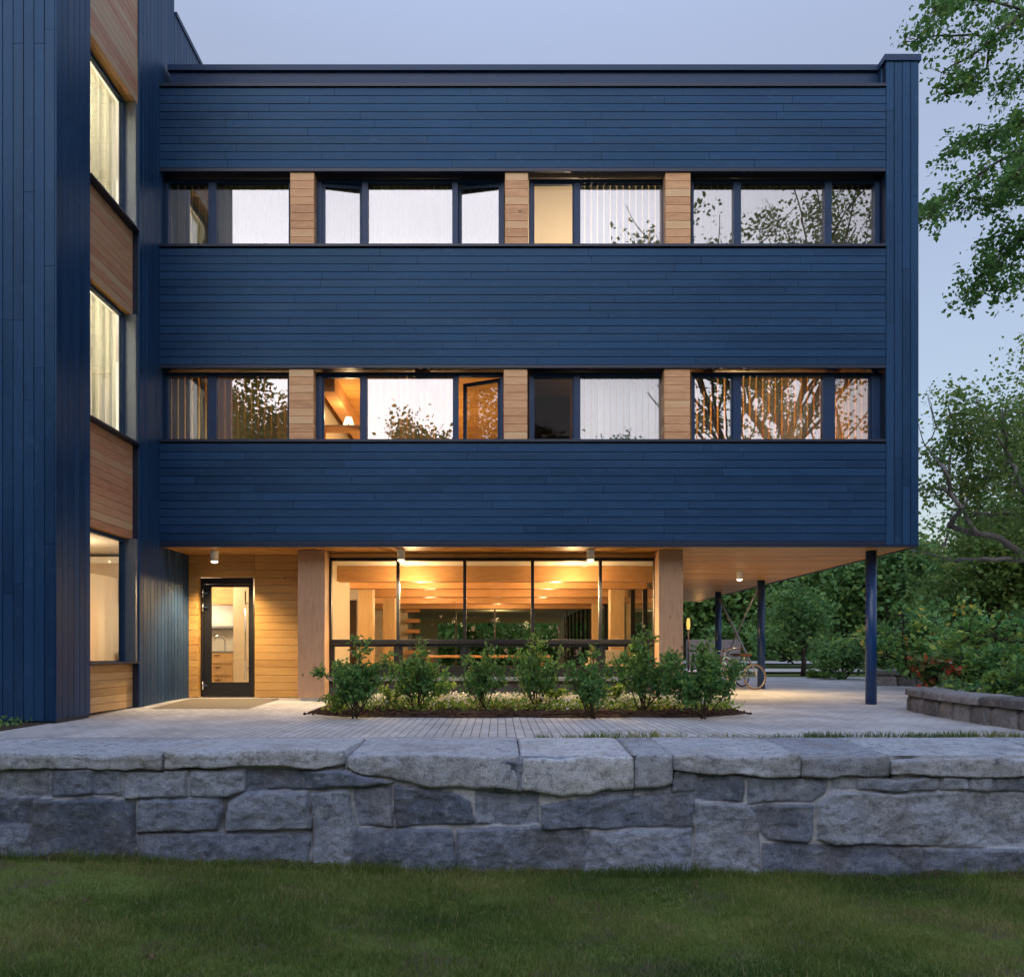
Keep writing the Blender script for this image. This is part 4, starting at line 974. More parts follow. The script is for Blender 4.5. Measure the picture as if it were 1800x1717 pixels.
# ================================================================== lawn blades, tufts
def grass(name, n, xr, yr, zf, h, w, seed, label, dens=None, mat='blade'):
    nr = np.random.RandomState(seed); x = nr.uniform(*xr, n); y = yr[0] + (yr[1]-yr[0])*nr.rand(n)
    if dens is not None: k = nr.rand(n) < dens(x, y); x, y = x[k], y[k]
    n = len(x); z = zf(x, y); a = nr.uniform(0, 6.28, n); hh = h*nr.uniform(.45, 1.3, n)*(1+.35*fbm(x*1.3, y*1.3, 0, seed, 3)); l = nr.normal(size=(n, 2))*hh[:, None]*.5
    b0 = np.stack([x-np.cos(a)*w, y-np.sin(a)*w, z-.004], -1); b1 = np.stack([x+np.cos(a)*w, y+np.sin(a)*w, z-.004], -1)
    mid = np.stack([x+l[:, 0]*.35, y+l[:, 1]*.35, z+hh*.6], -1); tp = np.stack([x+l[:, 0], y+l[:, 1], z+hh], -1); dv = np.stack([np.cos(a)*w*.7, np.sin(a)*w*.7, 0*a], -1)
    V = np.stack([b0, b1, mid+dv, mid-dv, tp], 1).reshape(-1, 3)
    q = 5*np.arange(n)[:, None]; Q = np.concatenate([q+np.array([[0,1,2]]), q+np.array([[0,2,3]]), q+np.array([[3,2,4]])], 1).reshape(-1, 3)
    patch = .5+.75*fbm(x*.9, y*1.2, 0, seed+1, 5); t = np.clip(.45*nr.rand(n)+.6*patch-.05, 0, .97); t[nr.rand(n) < .035] = 1.0
    me = fast_mesh(name, V, Q, np.repeat(t, 3)); o = link(name, me, mat); return stuff(o, label, 'grass')
def bare(x, y):
    p = fbm(x*1.1, y*1.6, 0, 77, 4); left = sstep(-1.6, -3.6, x)
    return np.clip(1 - .85*left*sstep(.15, .5, p+.15*left) - .5*sstep(.55, .8, p), .3, 1)
grass('lawn_grass', 230000, (-5.6, 5.8), (4.1, 7.12), lawn_z, .045, .0022, 5, 'short dark green lawn in front of the granite wall', bare)
grass('wall_foot_grass', 9000, (-5.4, 5.6), (6.86, 7.1), lawn_z, .09, .003, 6, 'longer grass growing along the foot of the granite wall', lambda x, y: .35+.65*(fbm(x*1.2, y*0, 0, 12, 3) > .0))
grass('joint_grass', 9000, (.4, 8.5), (8.20, 8.40), lambda x, y: 0*x-.01, .07, .004, 8, 'thin strip of grass between the capstones and the paving', lambda x, y: np.where((x < 1.75) | (x > 3.3), .75, .25)*np.clip(.55+1.3*fbm(x*2.3, y*5, 0, 5, 3), 0, 1), 'blade')
m_ = 60; sx_ = np.linspace(-5.3, 5.3, 260); sy_ = np.linspace(6.78, 7.12, 12); SX, SY = np.meshgrid(sx_, sy_)
SZ = lawn_z(SX, SY) - .012 + .03*sstep(6.85, 7.05, SY)*(.6+fbm(SX*3, SY*3, 0, 14, 3)) ; s_ = grid_mesh('bare_soil', np.stack([SX, SY, SZ], -1).reshape(-1, 3), 260, 12, 'soil'); struct(s_)
# dry leaves lying on the lawn
nr = np.random.RandomState(9)
for i, (px, py) in enumerate(((1222, 1563), (152, 1590), (970, 1588), (265, 1692))):
    yv = 6.0
    for _ in range(6): yv = F*(EYE-float(lawn_z(X(px, yv), yv)))/(py-CY)
    yv = min(yv, 7.0); x = X(px, yv); z = float(lawn_z(x, yv)) + .035
    m = MB(); a = nr.uniform(0, 6.28); pts = []
    for k in range(10):
        t = 2*math.pi*k/10; r_ = .026*(1+.35*math.cos(5*t)); pts.append((x+r_*math.cos(t+a), yv+r_*math.sin(t+a)*.8, z+.014*math.cos(2*t)+.012*(k % 2)))
    m.add(pts+[(x, yv, z-.004)], [(k, (k+1) % 10, 10) for k in range(10)], .95 if i % 3 else .9)
    o_ = m.build('dry_leaf', 'dry_brown'); tag(o_, 'brown curled dry leaf lying on the lawn', 'leaf', 'brown dry leaves on the lawn')
# plants at the foot of the wing
n = 1500; c_ = np.stack([nr.uniform(-9.5, -5.85, n), nr.uniform(8.6, 9.85, n), .02+nr.rand(n)*.1], -1); o_ = leaf_obj('weeds', c_, .06, nr, 'leaf_forest', None, elong=2, droop=-.5); stuff(o_, 'low weeds on the soil at the foot of the dark wing', 'weeds')

# ================================================================== field stone walls on the right
def low_wall(name, label, pts, th, hgt, seed, mat='fieldstone'):
    """a low dry stone wall along a polyline: rounded face stones under separate capstones"""
    t = thing(name, label, 'wall', (*pts[0], 0)); pts = [Vector((*p, 0)) for p in pts]; L_ = [0]
    for a, b in zip(pts, pts[1:]): L_.append(L_[-1]+(b-a).length)
    def at(s):
        s = max(0, min(L_[-1]-1e-6, s)); k = max(i for i in range(len(pts)-1) if L_[i] <= s); f = (s-L_[k])/(L_[k+1]-L_[k]); p = pts[k].lerp(pts[k+1], f); d = (pts[k+1]-pts[k]).normalized(); return p, Vector((d.y, -d.x, 0))
    nr = np.random.RandomState(seed)
    def slab(s0, s1, z0, z1, w, nm):
        nu = max(6, int((s1-s0)/.05)); prof = [(-.5, 0), (-.5, .35), (-.5, .7), (-.44, .92), (-.3, 1), (0, 1.02), (.3, 1), (.44, .92), (.5, .7), (.5, .35), (.5, 0)]
        sd = nr.uniform(0, 99); V = np.zeros((len(prof), nu+2, 3))
        for i in range(nu+2):
            u = min(max((i-1)/(nu-1), 0), 1); p, nv = at(s0+(s1-s0)*u); e = 0.0 if i in (0, nu+1) else (.93 if i in (1, nu) else 1.0)
            for j, (a, b) in enumerate(prof):
                q = p + nv*(a*w*(e if e else .55)); z = z0+(z1-z0)*b*(e if e else .0)
                V[j, i] = (q.x, q.y, z)
        d = .025*fbm(V[..., 0]*4+sd, V[..., 1]*4, V[..., 2]*4, 3, 4); V[..., 0] += d; V[..., 1] += d*.6; V[..., 2] += .5*d*(V[..., 2] > z0+.02)
        grid_mesh(nm, V.reshape(-1, 3), nu+2, len(prof), mat, t, {'tone': np.full(V.shape[0]*V.shape[1], nr.rand())})
    s = 0; zc = hgt*.68
    while s < L_[-1]-.05:
        w = nr.uniform(.32, .6); e = min(L_[-1], s+w); e = L_[-1] if L_[-1]-e < .2 else e; slab(s+.006, e-.006, -.04, zc, th*.96, 'face_stone'); s = e
    s = 0
    while s < L_[-1]-.05:
        w = nr.uniform(.6, 1.0); e = min(L_[-1], s+w); e = L_[-1] if L_[-1]-e < .3 else e; slab(s+.004, e-.004, zc-.005, hgt, th*1.05, 'capstone'); s = e
    return t
low_wall('field_stone_wall', 'brown field stone planter wall curving beside the paving', [(6.75, 12.35), (6.55, 11.7), (6.42, 10.9), (6.36, 10.0), (6.38, 9.0), (6.5, 8.1), (6.7, 7.4)], .5, .36, 5)
low_wall('field_stone_wall', 'longer low stone wall behind the blue corner column at the back of the paving', [(10.2, 21.1), (11.2, 20.7), (12.4, 20.3), (13.8, 19.9)], .5, .44, 8)
# planter soil behind the right wall
so_ = [(6.75, 7.3), (14, 7.0), (15, 19.4), (12.8, 19.8), (9.6, 14.6), (7.15, 12.4)]; k = len(so_)
m = MB(); m.add([(x, y, .26) for x, y in so_]+[(x, y, -.06) for x, y in so_], [tuple(range(k))]+[(k+i, k+(i+1) % k, (i+1) % k, i) for i in range(k)])
s_ = m.build('planting_soil', 'soil'); struct(s_)

# ================================================================== bushes on the right
def bush(label, base, w, h, seed, mat, n, lsize, name='garden_bush', group=None, ns=9, droop=-.2, cat='bush', dd=.9, low=.0):
    nr = np.random.RandomState(seed); t = thing(name, label, cat, base, group); m = MB(); tips = []
    x, y, z = base
    for k in range(ns):
        a = 2.4*k + nr.uniform(0, .8); rr = w/2*nr.uniform(.2, .95); hh = h*nr.uniform(.55, 1.0)*(1-.3*rr/(w/2)); p = np.array([x, y, z]); e = np.array([x+math.cos(a)*rr, y+math.sin(a)*rr*dd, z+hh]); pts = []
        for j in range(7):
            s = j/6; q = p+(e-p)*np.array([s**.8, s**.8, s])+nr.normal(size=3)*.03*h; pts.append(q)
            if s > low: tips.append(q)
            if j > 1:
                for _ in range(3):
                    dv = nr.normal(size=3); dv[2] = dv[2]*.6+.15; dv /= np.linalg.norm(dv); q2 = q+dv*h*.22*nr.uniform(.5, 1.1)
                    if s > low: tips += [q2, (q+q2)/2]
                    m.tube([q, (q+q2)/2, q2], [.008*h, .005*h, .003*h], 4)
        m.tube(pts, [max(.004, .02*h*(1-.13*j)) for j in range(7)], 5)
    m.build('stem', 'bark', t); tips = np.array(tips); nc = max(20, n//28); cc = tips[nr.randint(len(tips), size=nc)]; ct = nr.rand(nc); i = nr.randint(nc, size=n)
    pos = cc[i]+nr.normal(size=(n, 3))*h*.075; pos[:, 2] = np.maximum(pos[:, 2], z+.03)
    leaf_obj('foliage', pos, lsize, nr, mat, t, .55*ct[i]+.45*nr.rand(n), elong=1.6, droop=droop, flat=.3); return t
def bush_px(label, px, py_base, Yb, wpx, toppx, seed, mat, n, lpx, **kw):
    s = Yb/F; z = Z(py_base, Yb); return bush(label, (X(px, Yb), Yb, z), wpx*s, (py_base-toppx)*s, seed, mat, n, lpx*s, **kw)
bush_px('small plant with orange red leaves on the end of the curved stone wall', 1636, 1207, 12.6, 95, 1136, 21, 'leaf_red', 420, 13, cat='plant')
bush_px('green shrub with broad leaves behind the red leaved plant', 1700, 1206, 12.9, 110, 1120, 22, 'leaf_shrub', 900, 13)
bush_px('low spreading green bush on the curved stone wall', 1770, 1217, 11.4, 150, 1170, 23, 'leaf_shrub', 1500, 9)
bush_px('low green bush overhanging the curved stone wall at the edge', 1840, 1225, 10.4, 160, 1160, 24, 'leaf_shrub', 1500, 10)
bush_px('tall autumn tinted shrub with yellow tips beneath the gnarled tree', 1745, 1190, 15.0, 170, 1040, 25, 'leaf_autumn', 1500, 13)
bush_px('tall autumn tinted shrub behind the blue corner column', 1600, 1185, 19.0, 170, 1055, 26, 'leaf_autumn', 1500, 12)
bush_px('rounded green bush at the far edge of the paving', 1480, 1195, 26.0, 135, 1105, 27, 'leaf_forest', 2000, 9)
bush_px('low bright green bush at the end of the lawn strip', 1445, 1194, 27.0, 60, 1172, 28, 'leaf_bright', 500, 7)
bush_px('dark green bush between the columns and the stone wall', 1555, 1180, 24.0, 120, 1100, 29, 'leaf_forest', 1800, 9)
bush_px('dense green bush at the right behind the gnarled tree', 1830, 1195, 16.0, 200, 1080, 30, 'leaf_forest', 2200, 11)
bush_px('loose green bush under the far trees by the lawn', 1390, 1160, 42, 150, 1075, 31, 'leaf_forest', 2200, 8)
bush_px('dark bush by the far stone edging behind the columns', 1290, 1150, 46, 120, 1085, 32, 'leaf_forest', 1800, 8)

nr = np.random.RandomState(33); n = 9000; cx_ = nr.uniform(6.6, 12.5, n); cy_ = nr.uniform(7.4, 19, n); k_ = (cx_ > 6.95+.45*np.clip(cy_-12, 0, 9)) ; cx_, cy_ = cx_[k_], cy_[k_]
hh_ = .12+.22*(.5+.5*fbm(cx_*1.1, cy_*1.1, 0, 71, 3)); o_ = leaf_obj('border_plants', np.stack([cx_, cy_, .27+hh_*nr.rand(len(cx_))], -1), .11, nr, 'leaf_shrub', None, elong=1.6, flat=.3, droop=-.2); stuff(o_, 'low green border plants filling the bed behind the curved stone wall', 'ground cover')
# ================================================================== trees
G = 'trees beyond the paving'
def poly_tree(name, label, Y, limbs, seed, mat, nleaf, lsize, clump, barkm, leafy, base, group=None, spread_y=.9):
    """a tree whose limbs follow given outlines; leaves hang on twigs along the leafy limbs"""
    nr = np.random.RandomState(seed); t = thing(name, label, 'tree', base, group); m = MB(); tips = []
    for li, (pts, r0, r1, leaf) in enumerate(limbs):
        q = []; yo = Y
        P3 = []
        for k, p in enumerate(pts):
            if len(p) == 3: v = Vector(p) if False else P(p[0], p[1], p[2])
            else: v = P(p[0], p[1], Y + (nr.normal()*spread_y*min(1, k/2)))
            P3.append(np.array(v))
        for a, b in zip(P3, P3[1:]):
            nn = max(2, int(np.linalg.norm(b-a)/.25))
            for s in range(nn): q.append(a+(b-a)*s/nn + nr.normal(size=3)*.02)
        q.append(P3[-1]); n = len(q); m.tube(q, [r0+(r1-r0)*i/(n-1) for i in range(n)], 7 if r0 > .04 else 5, nr.rand())
        if leaf:
            for i, p in enumerate(q):
                if i < n*leaf[1]: continue
                for _ in range(leaf[0]):
                    dv = nr.normal(size=3); dv[2] -= .25; dv /= np.linalg.norm(dv); L_ = leaf[2]*nr.uniform(.4, 1.15); p2 = p+dv*L_
                    m.tube([p, p+dv*L_*.5+nr.normal(size=3)*.03, p2], [max(.006, r1*.6), .006, .004], 4); tips += [p2, p+dv*L_*.75, p+dv*L_*.45]
    m.build('trunk', barkm, t); tips = np.array(tips); nc = len(tips); ct = nr.rand(nc); i = nr.randint(nc, size=nleaf)
    pos = tips[i]+nr.normal(size=(nleaf, 3))*clump
    leaf_obj('crown', pos, lsize, nr, mat, t, .5*ct[i]+.5*nr.rand(nleaf), elong=1.45, droop=.3, flat=.2); return t
YT = 18.0
lf = (3, .0, .62)
poly_tree('overhanging_tree', 'maple tree leaning in from the right with branches hanging beside the tall end wall', YT, [
 ([(2230, 1200, YT), (2220, 700, YT), (2160, 250, YT), (2040, 20, YT), (1960, -140, YT)], .34, .12, None),
 ([(2060, 60, YT), (1920, 20), (1800, 22), (1745, 70), (1700, 105), (1655, 128)], .11, .015, (3, .4, .55)),
 ([(1745, 70), (1690, 58), (1630, 66), (1592, 74)], .03, .01, (3, .15, .42)),
 ([(1800, 22), (1740, 5), (1680, 0), (1640, 15)], .03, .01, (3, .1, .5)),
 ([(1745, 75), (1730, 125), (1690, 150), (1655, 172)], .03, .01, (2, .3, .42)),
 ([(2150, 240, YT), (1960, 190), (1860, 195), (1800, 215), (1740, 238), (1665, 262)], .08, .012, (3, .45, .48)),
 ([(1860, 200), (1790, 262), (1725, 305), (1665, 350), (1630, 385)], .04, .01, (3, .2, .5)),
 ([(2160, 260, YT), (2000, 320), (1880, 335), (1800, 328), (1745, 355), (1700, 345)], .08, .012, (3, .4, .5)),
 ([(1880, 338), (1820, 400), (1775, 440), (1725, 482), (1692, 525)], .045, .01, (3, .25, .45)),
 ([(1820, 402), (1765, 412), (1715, 432)], .025, .01, (3, .1, .45)),
 ([(1880, 342), (1845, 440), (1805, 490), (1755, 515)], .035, .01, (3, .25, .45)),
 ([(1920, 20), (1860, 90), (1800, 130), (1760, 160)], .035, .01, (3, .3, .55)),
 ([(2000, 320), (1930, 420), (1900, 540)], .04, .01, (3, .3, .6)), ([(2000, 100), (1900, 110), (1850, 160)], .04, .01, (3, .3, .6)),
 ([(1860, 200), (1830, 260), (1790, 300), (1770, 330)], .03, .01, (3, .2, .5))],
 3, 'leaf_maple', 9000, .13, .10, 'bark', lf, (X(2230, YT), YT, -.05))
YT2 = 24.0
lf2 = (2, .2, .75)
poly_tree('gnarled_tree', 'gnarled tree with bare grey limbs and thin foliage beside the tall end wall', YT2, [
 ([(1880, 1190, YT2), (1862, 1090, YT2), (1815, 985, YT2), (1760, 948, YT2), (1719, 940), (1668, 924), (1691, 891), (1672, 868), (1663, 826), (1627, 784)], .13, .022, (1, .75, .6)),
 ([(1675, 870), (1661, 859), (1640, 857), (1612, 862)], .06, .03, (1, .5, .6)),
 ([(1691, 891), (1705, 870), (1724, 851), (1740, 830)], .05, .02, (3, .3, .8)),
 ([(1815, 985), (1733, 983), (1680, 985), (1649, 977), (1602, 966)], .08, .02, (1, .6, .5)),
 ([(1649, 977), (1662, 955), (1665, 935)], .05, .02, None),
 ([(1862, 1090), (1840, 940), (1800, 860), (1770, 790), (1760, 720)], .13, .03, (3, .3, 1.0)),
 ([(1719, 940), (1700, 915), (1693, 890), (1690, 850), (1700, 800), (1708, 750)], .07, .02, (3, .55, .9)),
 ([(1668, 830), (1672, 790), (1668, 740), (1672, 700)], .04, .01, (3, .3, .8)),
 ([(1627, 784), (1645, 750), (1638, 715), (1628, 690)], .02, .006, None), ([(1627, 784), (1616, 760), (1613, 740)], .02, .006, None), ([(1640, 742), (1632, 700), (1640, 670)], .012, .004, None),
 ([(1840, 940), (1780, 900), (1740, 905), (1700, 900)], .08, .02, (3, .3, .9)),
 ([(1800, 860), (1840, 760), (1850, 690)], .08, .02, (3, .2, 1.1)), ([(1770, 790), (1730, 740), (1715, 700)], .04, .01, (3, .3, .8))],
 8, 'leaf_olive', 4800, .16, .16, 'bark_pale', lf2, (X(1880, YT2), YT2, -.05))
def tree_px(label, px, pyb, Y, toppx, seed, mat, n, lpx, clump, name='broadleaf_tree', **kw):
    h = (pyb-toppx)/F*Y; return tree(name, label, 'tree', (X(px, Y), Y, Z(pyb, Y)), h, h*.022+.03, seed, mat, n, lpx/F*Y, clump, group=G, **kw)
tree_px('tall dense green tree at the right edge behind the gnarled tree', 1990, 1180, 30, 540, 41, 'leaf_olive', 22000, 9, 1.0, nb=9, first=.2)
tree_px('pale green tree low behind the gnarled limbs', 1690, 1175, 33, 880, 42, 'leaf_olive', 6000, 11, .8, nb=8, first=.12)
tree_px('small slender tree with grey trunk on the lawn strip', 1412, 1188, 31, 1020, 43, 'leaf_forest', 2500, 8, .5, nb=7, first=.35)
tree_px('dark spreading tree in the wood right of the corner column', 1560, 1165, 42, 890, 44, 'leaf_forest', 8000, 11, 1.1, nb=9, first=.1)
tree_px('dark tree in the wood right behind the corner column', 1470, 1165, 46, 905, 45, 'leaf_forest', 8000, 11, 1.1, nb=9, first=.1)
tree_px('dark tree in the wood between the steel columns', 1375, 1162, 50, 900, 46, 'leaf_forest', 8000, 11, 1.2, nb=9, first=.1)
tree_px('dark tree in the wood behind the cross bracing', 1290, 1160, 52, 900, 47, 'leaf_forest', 8000, 11, 1.2, nb=9, first=.1)
tree_px('dark tree in the wood beside the timber post', 1205, 1158, 54, 880, 48, 'leaf_forest', 7000, 11, 1.2, nb=9, first=.1)
tree_px('broad dark tree filling the gap above the stone walls', 1760, 1165, 40, 850, 49, 'leaf_forest', 9000, 11, 1.1, nb=9, first=.1)
# the far wood behind, one mass
nr = np.random.RandomState(15); n = 45000; wx_ = nr.uniform(-25, 80, n); wy_ = nr.uniform(68, 84, n); top_ = 11 + 3.5*fbm(wx_*.16, wy_*.1, 0, 4, 3) + 0*wx_
wz_ = top_*nr.rand(n)**.85; o_ = leaf_obj('woodland', np.stack([wx_, wy_, wz_], -1), .85, nr, 'leaf_forest', None, np.clip(.5*nr.rand(n)+.3*(.5+.5*fbm(wx_*.6, wz_*.7, 0, 6, 3)), 0, 1), elong=1.4, flat=.2); stuff(o_, 'dark wood closing the view behind the trees', 'wood')
# trees across the lawn behind the camera (seen in the window panes, except the added shade tree)
RT = tree('lawn_tree', 'big tree on the lawn facing the building', 'tree', (0, -24, -1.3), 17, .38, 61, 'leaf_olive', 26000, .30, 1.0, group='trees across the lawn', nb=10, first=.22)
NT_ = tree('near_lawn_tree', 'tall tree on the lawn nearest to the building', 'tree', (12, -3.5, -1.3), 26, .42, 62, 'leaf_olive', 16000, .2, .62, nb=12, first=.3)
RT.location = (-9, -30, -1.4)
bb = [v.co.z for ch in RT.children for v in ch.data.vertices]; print('RTTOP', max(bb), len(bb))
for x, y, rz, s in REFL_SHADE_TREES:
    dup(RT, (x, y, -1.4), rz, s)

nr = np.random.RandomState(16); n = 30000; wx_ = nr.uniform(-80, 80, n); wy_ = nr.uniform(-62, -50, n); top_ = 13 + 3*fbm(wx_*.14, wy_*.1, 0, 24, 3)
o_ = leaf_obj('woodland', np.stack([wx_, wy_, -1.5+(top_+1.5)*nr.rand(n)**.85], -1), 1.2, nr, 'leaf_forest', None, elong=1.4, flat=.2); stuff(o_, 'wood across the lawn facing the building', 'wood')
# ================================================================== far details under the overhang
m = MB(); m.box((X(1210, 40), 40, -.05), (X(1302, 40), 40.5, Z(1124, 40)), bev=.03); fwl = m.build('brick_edging_wall', 'fieldstone'); tag(fwl, 'low brown wall seen far off between the post and the cross bracing', 'wall')
pl = thing('path_lamp', 'small glowing orange path lamp beside the timber post', 'lamp', (X(1210, 36), 36, 0))
m = MB(); m.tube([(X(1210, 36), 36, -.05), (X(1210, 36), 36, 1.96)], .04, 10); m.build('post', 'rubber', pl)
m = MB(); m.lathe((X(1210, 36), 36, 1.5), [(.0, .45), (.06, .45), (.085, .7), (.06, .95), (0, .97)], 14); m.build('lamp_head', 'path_bulb', pl)
pointlight('path_glow', (X(1210, 36)+.35, 35.4, 2.2), 40, (1, .5, .16), .1)

bush('clipped green hedge seen through the far end of the lounge', (0, 42, -.05), 11, 3.2, 55, 'leaf_olive', 7000, .3, name='hedge', cat='hedge', ns=14, dd=.25)
# ================================================================== bicycles
def bicycle(label, rear, ang, seed, pa, tyre):
    """built along +x from the rear axle, then turned"""
    t = thing('bicycle', label, 'bicycle', (0, 0, 0), 'bicycles by the steel columns'); r = .315; wb = 1.02
    def wheel(x):
        m = MB(); m.torus((x, 0, r), (0, 1, 0), r-.018, .018, 36, 8); w = m.build('wheel', tyre, t)
        m = MB(); m.torus((x, 0, r), (0, 1, 0), r-.043, .009, 36, 6); m.build('rim', 'steel_grey', w)
        m = MB()
        for k in range(18): a = 2*math.pi*k/18; m.tube([(x, .02*(-1)**k, r), (x+(r-.055)*math.cos(a), 0, r+(r-.055)*math.sin(a))], .0016, 4, caps=False)
        m.tube([(x, -.06, r), (x, .06, r)], .016, 8); m.build('spokes', 'steel_grey', w)
    wheel(0); wheel(wb)
    bb = (.43, 0, .28); st = (.28, 0, .72); hd = (.80, 0, .80); hb = (.83, 0, .68)
    m = MB()
    m.tube([bb, st], .016, 8); m.tube([bb, hb], .02, 8); m.tube([(.30, 0, .64), hd], .016, 8); m.tube([hd, hb], .02, 8)
    for s in (-.045, .045): m.tube([(0, s, r), (.40, s*.5, .28)], .009, 6); m.tube([(0, s, r), (.29, s*.4, .66)], .009, 6); m.tube([(wb, s, r), (hb[0]+.01, s*.8, .66)], .011, 6)
    m.build('frame', pa, t)
    m = MB(); m.tube([st, (.24, 0, .84)], .013, 8); m.build('seat_post', 'chrome', t)
    m = MB(); m.add([(.10,-.09,.86),(.10,.09,.86),(.22,.07,.875),(.38,.018,.865),(.38,-.018,.865),(.22,-.07,.875),(.11,-.075,.80),(.11,.075,.80),(.22,.05,.81),(.37,.012,.835),(.37,-.012,.835),(.22,-.05,.81)], [(0,5,2,1),(5,4,3,2),(0,1,7,6),(1,2,8,7),(2,3,9,8),(3,4,10,9),(4,5,11,10),(5,0,6,11),(6,7,8,11),(11,8,9,10)], smooth=False); m.build('saddle', 'leather', t)
    m = MB(); m.tube([hd, (.77, 0, .93)], .012, 8); m.tube([(.62, -.30, .98), (.72, -.26, .99), (.78, -.1, .94), (.78, .1, .94), (.72, .26, .99), (.62, .30, .98)], .011, 8); m.build('handlebar', 'chrome', t)
    for s in (-1, 1): m = MB(); m.tube([(.62, s*.30, .98), (.54, s*.32, .97)], .016, 8); m.build('grip', 'leather', t)
    m = MB(); m.torus((.43, -.045, .28), (0, 1, 0), .085, .006, 24, 5); m.tube([(.43, -.06, .28), (.53, -.06, .15)], .009, 6); m.tube([(.43, .06, .28), (.33, .06, .41)], .009, 6); m.build('crank', 'chrome', t)
    for p, q in (((.53, -.14, .15), (.53, -.06, .15)), ((.33, .06, .41), (.33, .14, .41))): m = MB(); m.box((p[0]-.035, p[1], p[2]-.01), (p[0]+.035, q[1], p[2]+.01)); m.build('pedal', 'rubber', t)
    t.location = rear; t.rotation_euler = (R(5), 0, ang); return t
bicycle('teal bicycle with tan tyres leaning near the middle steel column', (X(1328, 18.7), 18.7, .0), R(195), 1, 'paint_teal', 'tyre_tan')
bicycle('red bicycle half hidden behind the dense dark shrub', (X(1305, 20.2), 20.2, .0), R(216), 2, 'paint_red', 'rubber')

# ================================================================== camera, light, sky
cam = bpy.data.cameras.new('camera'); co = bpy.data.objects.new('camera', cam); C.objects.link(co); co.location = (0, 0, EYE); co.rotation_euler = (R(90), 0, 0)
cam.sensor_width = 36; cam.sensor_fit = 'HORIZONTAL'; cam.lens = F/1800*36; cam.shift_x = 25/1800; cam.shift_y = 286.5/1800; cam.clip_start = .05; cam.clip_end = 3000
sc.camera = co
w = bpy.data.worlds.new('World'); sc.world = w; w.use_nodes = True; nt = w.node_tree; nt.nodes.clear()
out = nt.nodes.new('ShaderNodeOutputWorld'); bg = nt.nodes.new('ShaderNodeBackground'); sky = nt.nodes.new('ShaderNodeTexSky')
sky.sky_type = 'NISHITA'; sky.sun_disc = False; sky.sun_elevation = R(SUN_EL); sky.sun_rotation = R(SUN_ROT); sky.altitude = 0; sky.air_density = AIR; sky.dust_density = DUST; sky.ozone_density = OZONE
def wmath(op, a, b):
    n = nt.nodes.new('ShaderNodeMath'); n.operation = op
    for i, v in enumerate((a, b)):
        if isinstance(v, (int, float)): n.inputs[i].default_value = v
        else: nt.links.new(v, n.inputs[i])
    return n.outputs[0]
def wmix(mode, a, b, fac=1.0):
    n = nt.nodes.new('ShaderNodeMix'); n.data_type = 'RGBA'; n.blend_type = mode
    for sck, v in ((n.inputs[0], fac), (n.inputs[6], a), (n.inputs[7], b)):
        if isinstance(v, (int, float)): sck.default_value = v
        elif isinstance(v, tuple): sck.default_value = (*v, 1)
        else: nt.links.new(v, sck)
    return n.outputs[2]
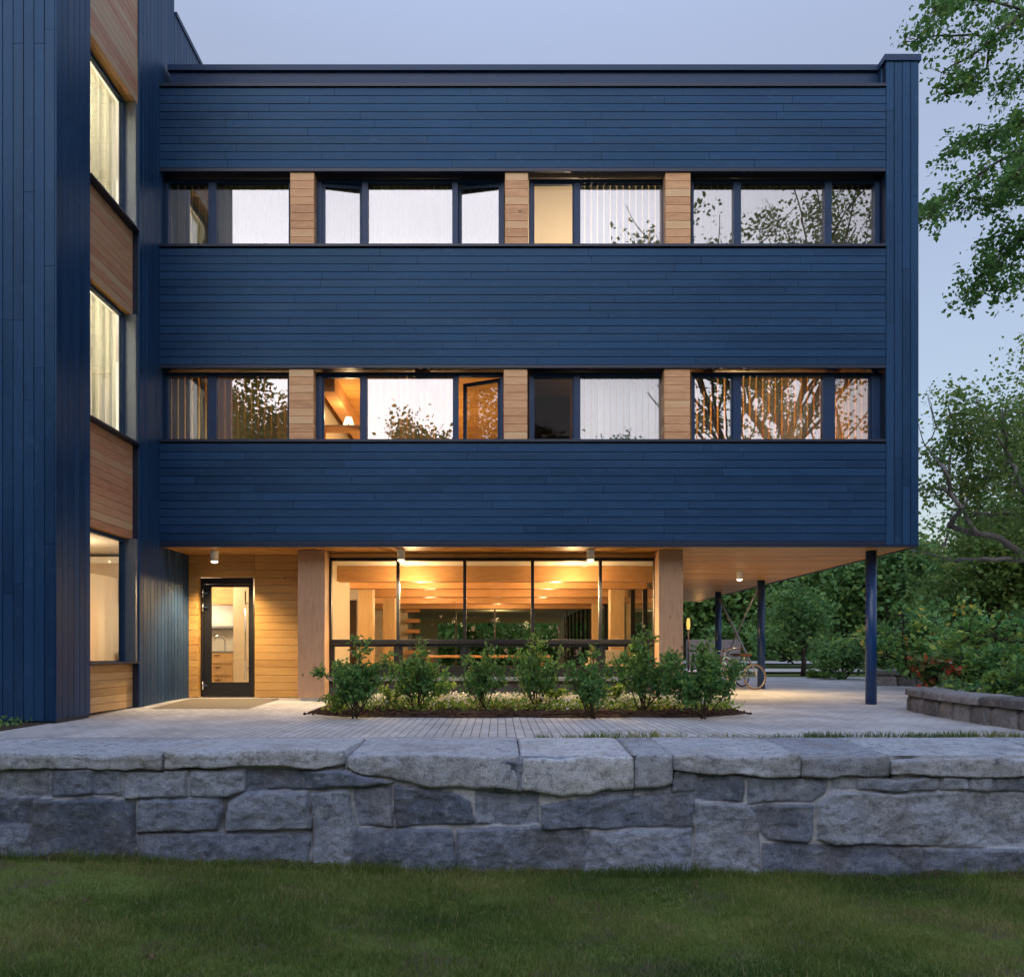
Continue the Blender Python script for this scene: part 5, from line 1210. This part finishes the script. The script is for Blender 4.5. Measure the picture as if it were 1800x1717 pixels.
# after-sunset air: an even lavender haze over the whole dome and a broad pale afterglow round the set sun
tcw = nt.nodes.new('ShaderNodeTexCoord'); dt = nt.nodes.new('ShaderNodeVectorMath'); dt.operation = 'DOT_PRODUCT'
gz_ = Vector((math.sin(R(SUN_ROT)), math.cos(R(SUN_ROT)), .36)).normalized(); dt.inputs[1].default_value = gz_
nt.links.new(tcw.outputs['Generated'], dt.inputs[0])
glow = wmath('POWER', wmath('MAXIMUM', dt.outputs['Value'], 0.0), GLOWPOW)
cl = nt.nodes.new('ShaderNodeTexNoise'); cl.inputs['Scale'].default_value = 2.2; cl.inputs['Detail'].default_value = 5
mpw = nt.nodes.new('ShaderNodeMapping'); mpw.inputs['Scale'].default_value = (1, 1, 3.5); nt.links.new(tcw.outputs['Generated'], mpw.inputs['Vector']); nt.links.new(mpw.outputs[0], cl.inputs['Vector'])
streak = wmath('ADD', wmath('MULTIPLY', cl.outputs[0], .5), .75)
glowc = wmix('MULTIPLY', wmix('MIX', (0, 0, 0), GLOWCOL, wmath('MINIMUM', glow, 1.0)), (GLOWSTR, GLOWSTR, GLOWSTR))
glowc = wmix('MULTIPLY', glowc, streak)
sx_ = nt.nodes.new('ShaderNodeSeparateXYZ'); nt.links.new(tcw.outputs['Generated'], sx_.inputs[0])
mr = nt.nodes.new('ShaderNodeMapRange'); mr.interpolation_type = 'SMOOTHSTEP'; mr.inputs[1].default_value = .55; mr.inputs[2].default_value = .95; nt.links.new(sx_.outputs[2], mr.inputs[0])
hz_ = wmix('MULTIPLY', wmix('MIX', HAZECOL, ZENCOL, mr.outputs[0]), wmath('ADD', wmath('MULTIPLY', cl.outputs[0], .16), .92))
tot = wmix('ADD', wmix('ADD', wmix('MULTIPLY', sky.outputs[0], SKYTINT), hz_), glowc)
nt.links.new(tot, bg.inputs[0]); bg.inputs[1].default_value = SKYSTR; nt.links.new(bg.outputs[0], out.inputs[0])
sd = bpy.data.lights.new('sun', 'SUN'); sd.energy = SUN; sd.angle = R(14); sd.color = SUNCOL
so = bpy.data.objects.new('sun', sd); C.objects.link(so); so.location = (-10, -30, 20)
az = R(SUN_ROT); el = R(max(SUN_EL, 6))
sdir = Vector((math.sin(az)*math.cos(el), math.cos(az)*math.cos(el), math.sin(el)))
so.rotation_euler = (-sdir).to_track_quat('-Z', 'Y').to_euler()
vs = sc.view_settings; sc.display_settings.display_device = 'sRGB'; vs.view_transform = 'Standard'; vs.look = 'None'; vs.gamma = 1; vs.use_curve_mapping = False; vs.exposure = EXPO
sc.render.engine = 'CYCLES'; cy = sc.cycles; cy.use_denoising = True; cy.max_bounces = 8; cy.diffuse_bounces = 3; cy.glossy_bounces = 3; cy.transmission_bounces = 4; cy.transparent_max_bounces = 14; cy.sample_clamp_indirect = 6; cy.caustics_reflective = False; cy.caustics_refractive = False
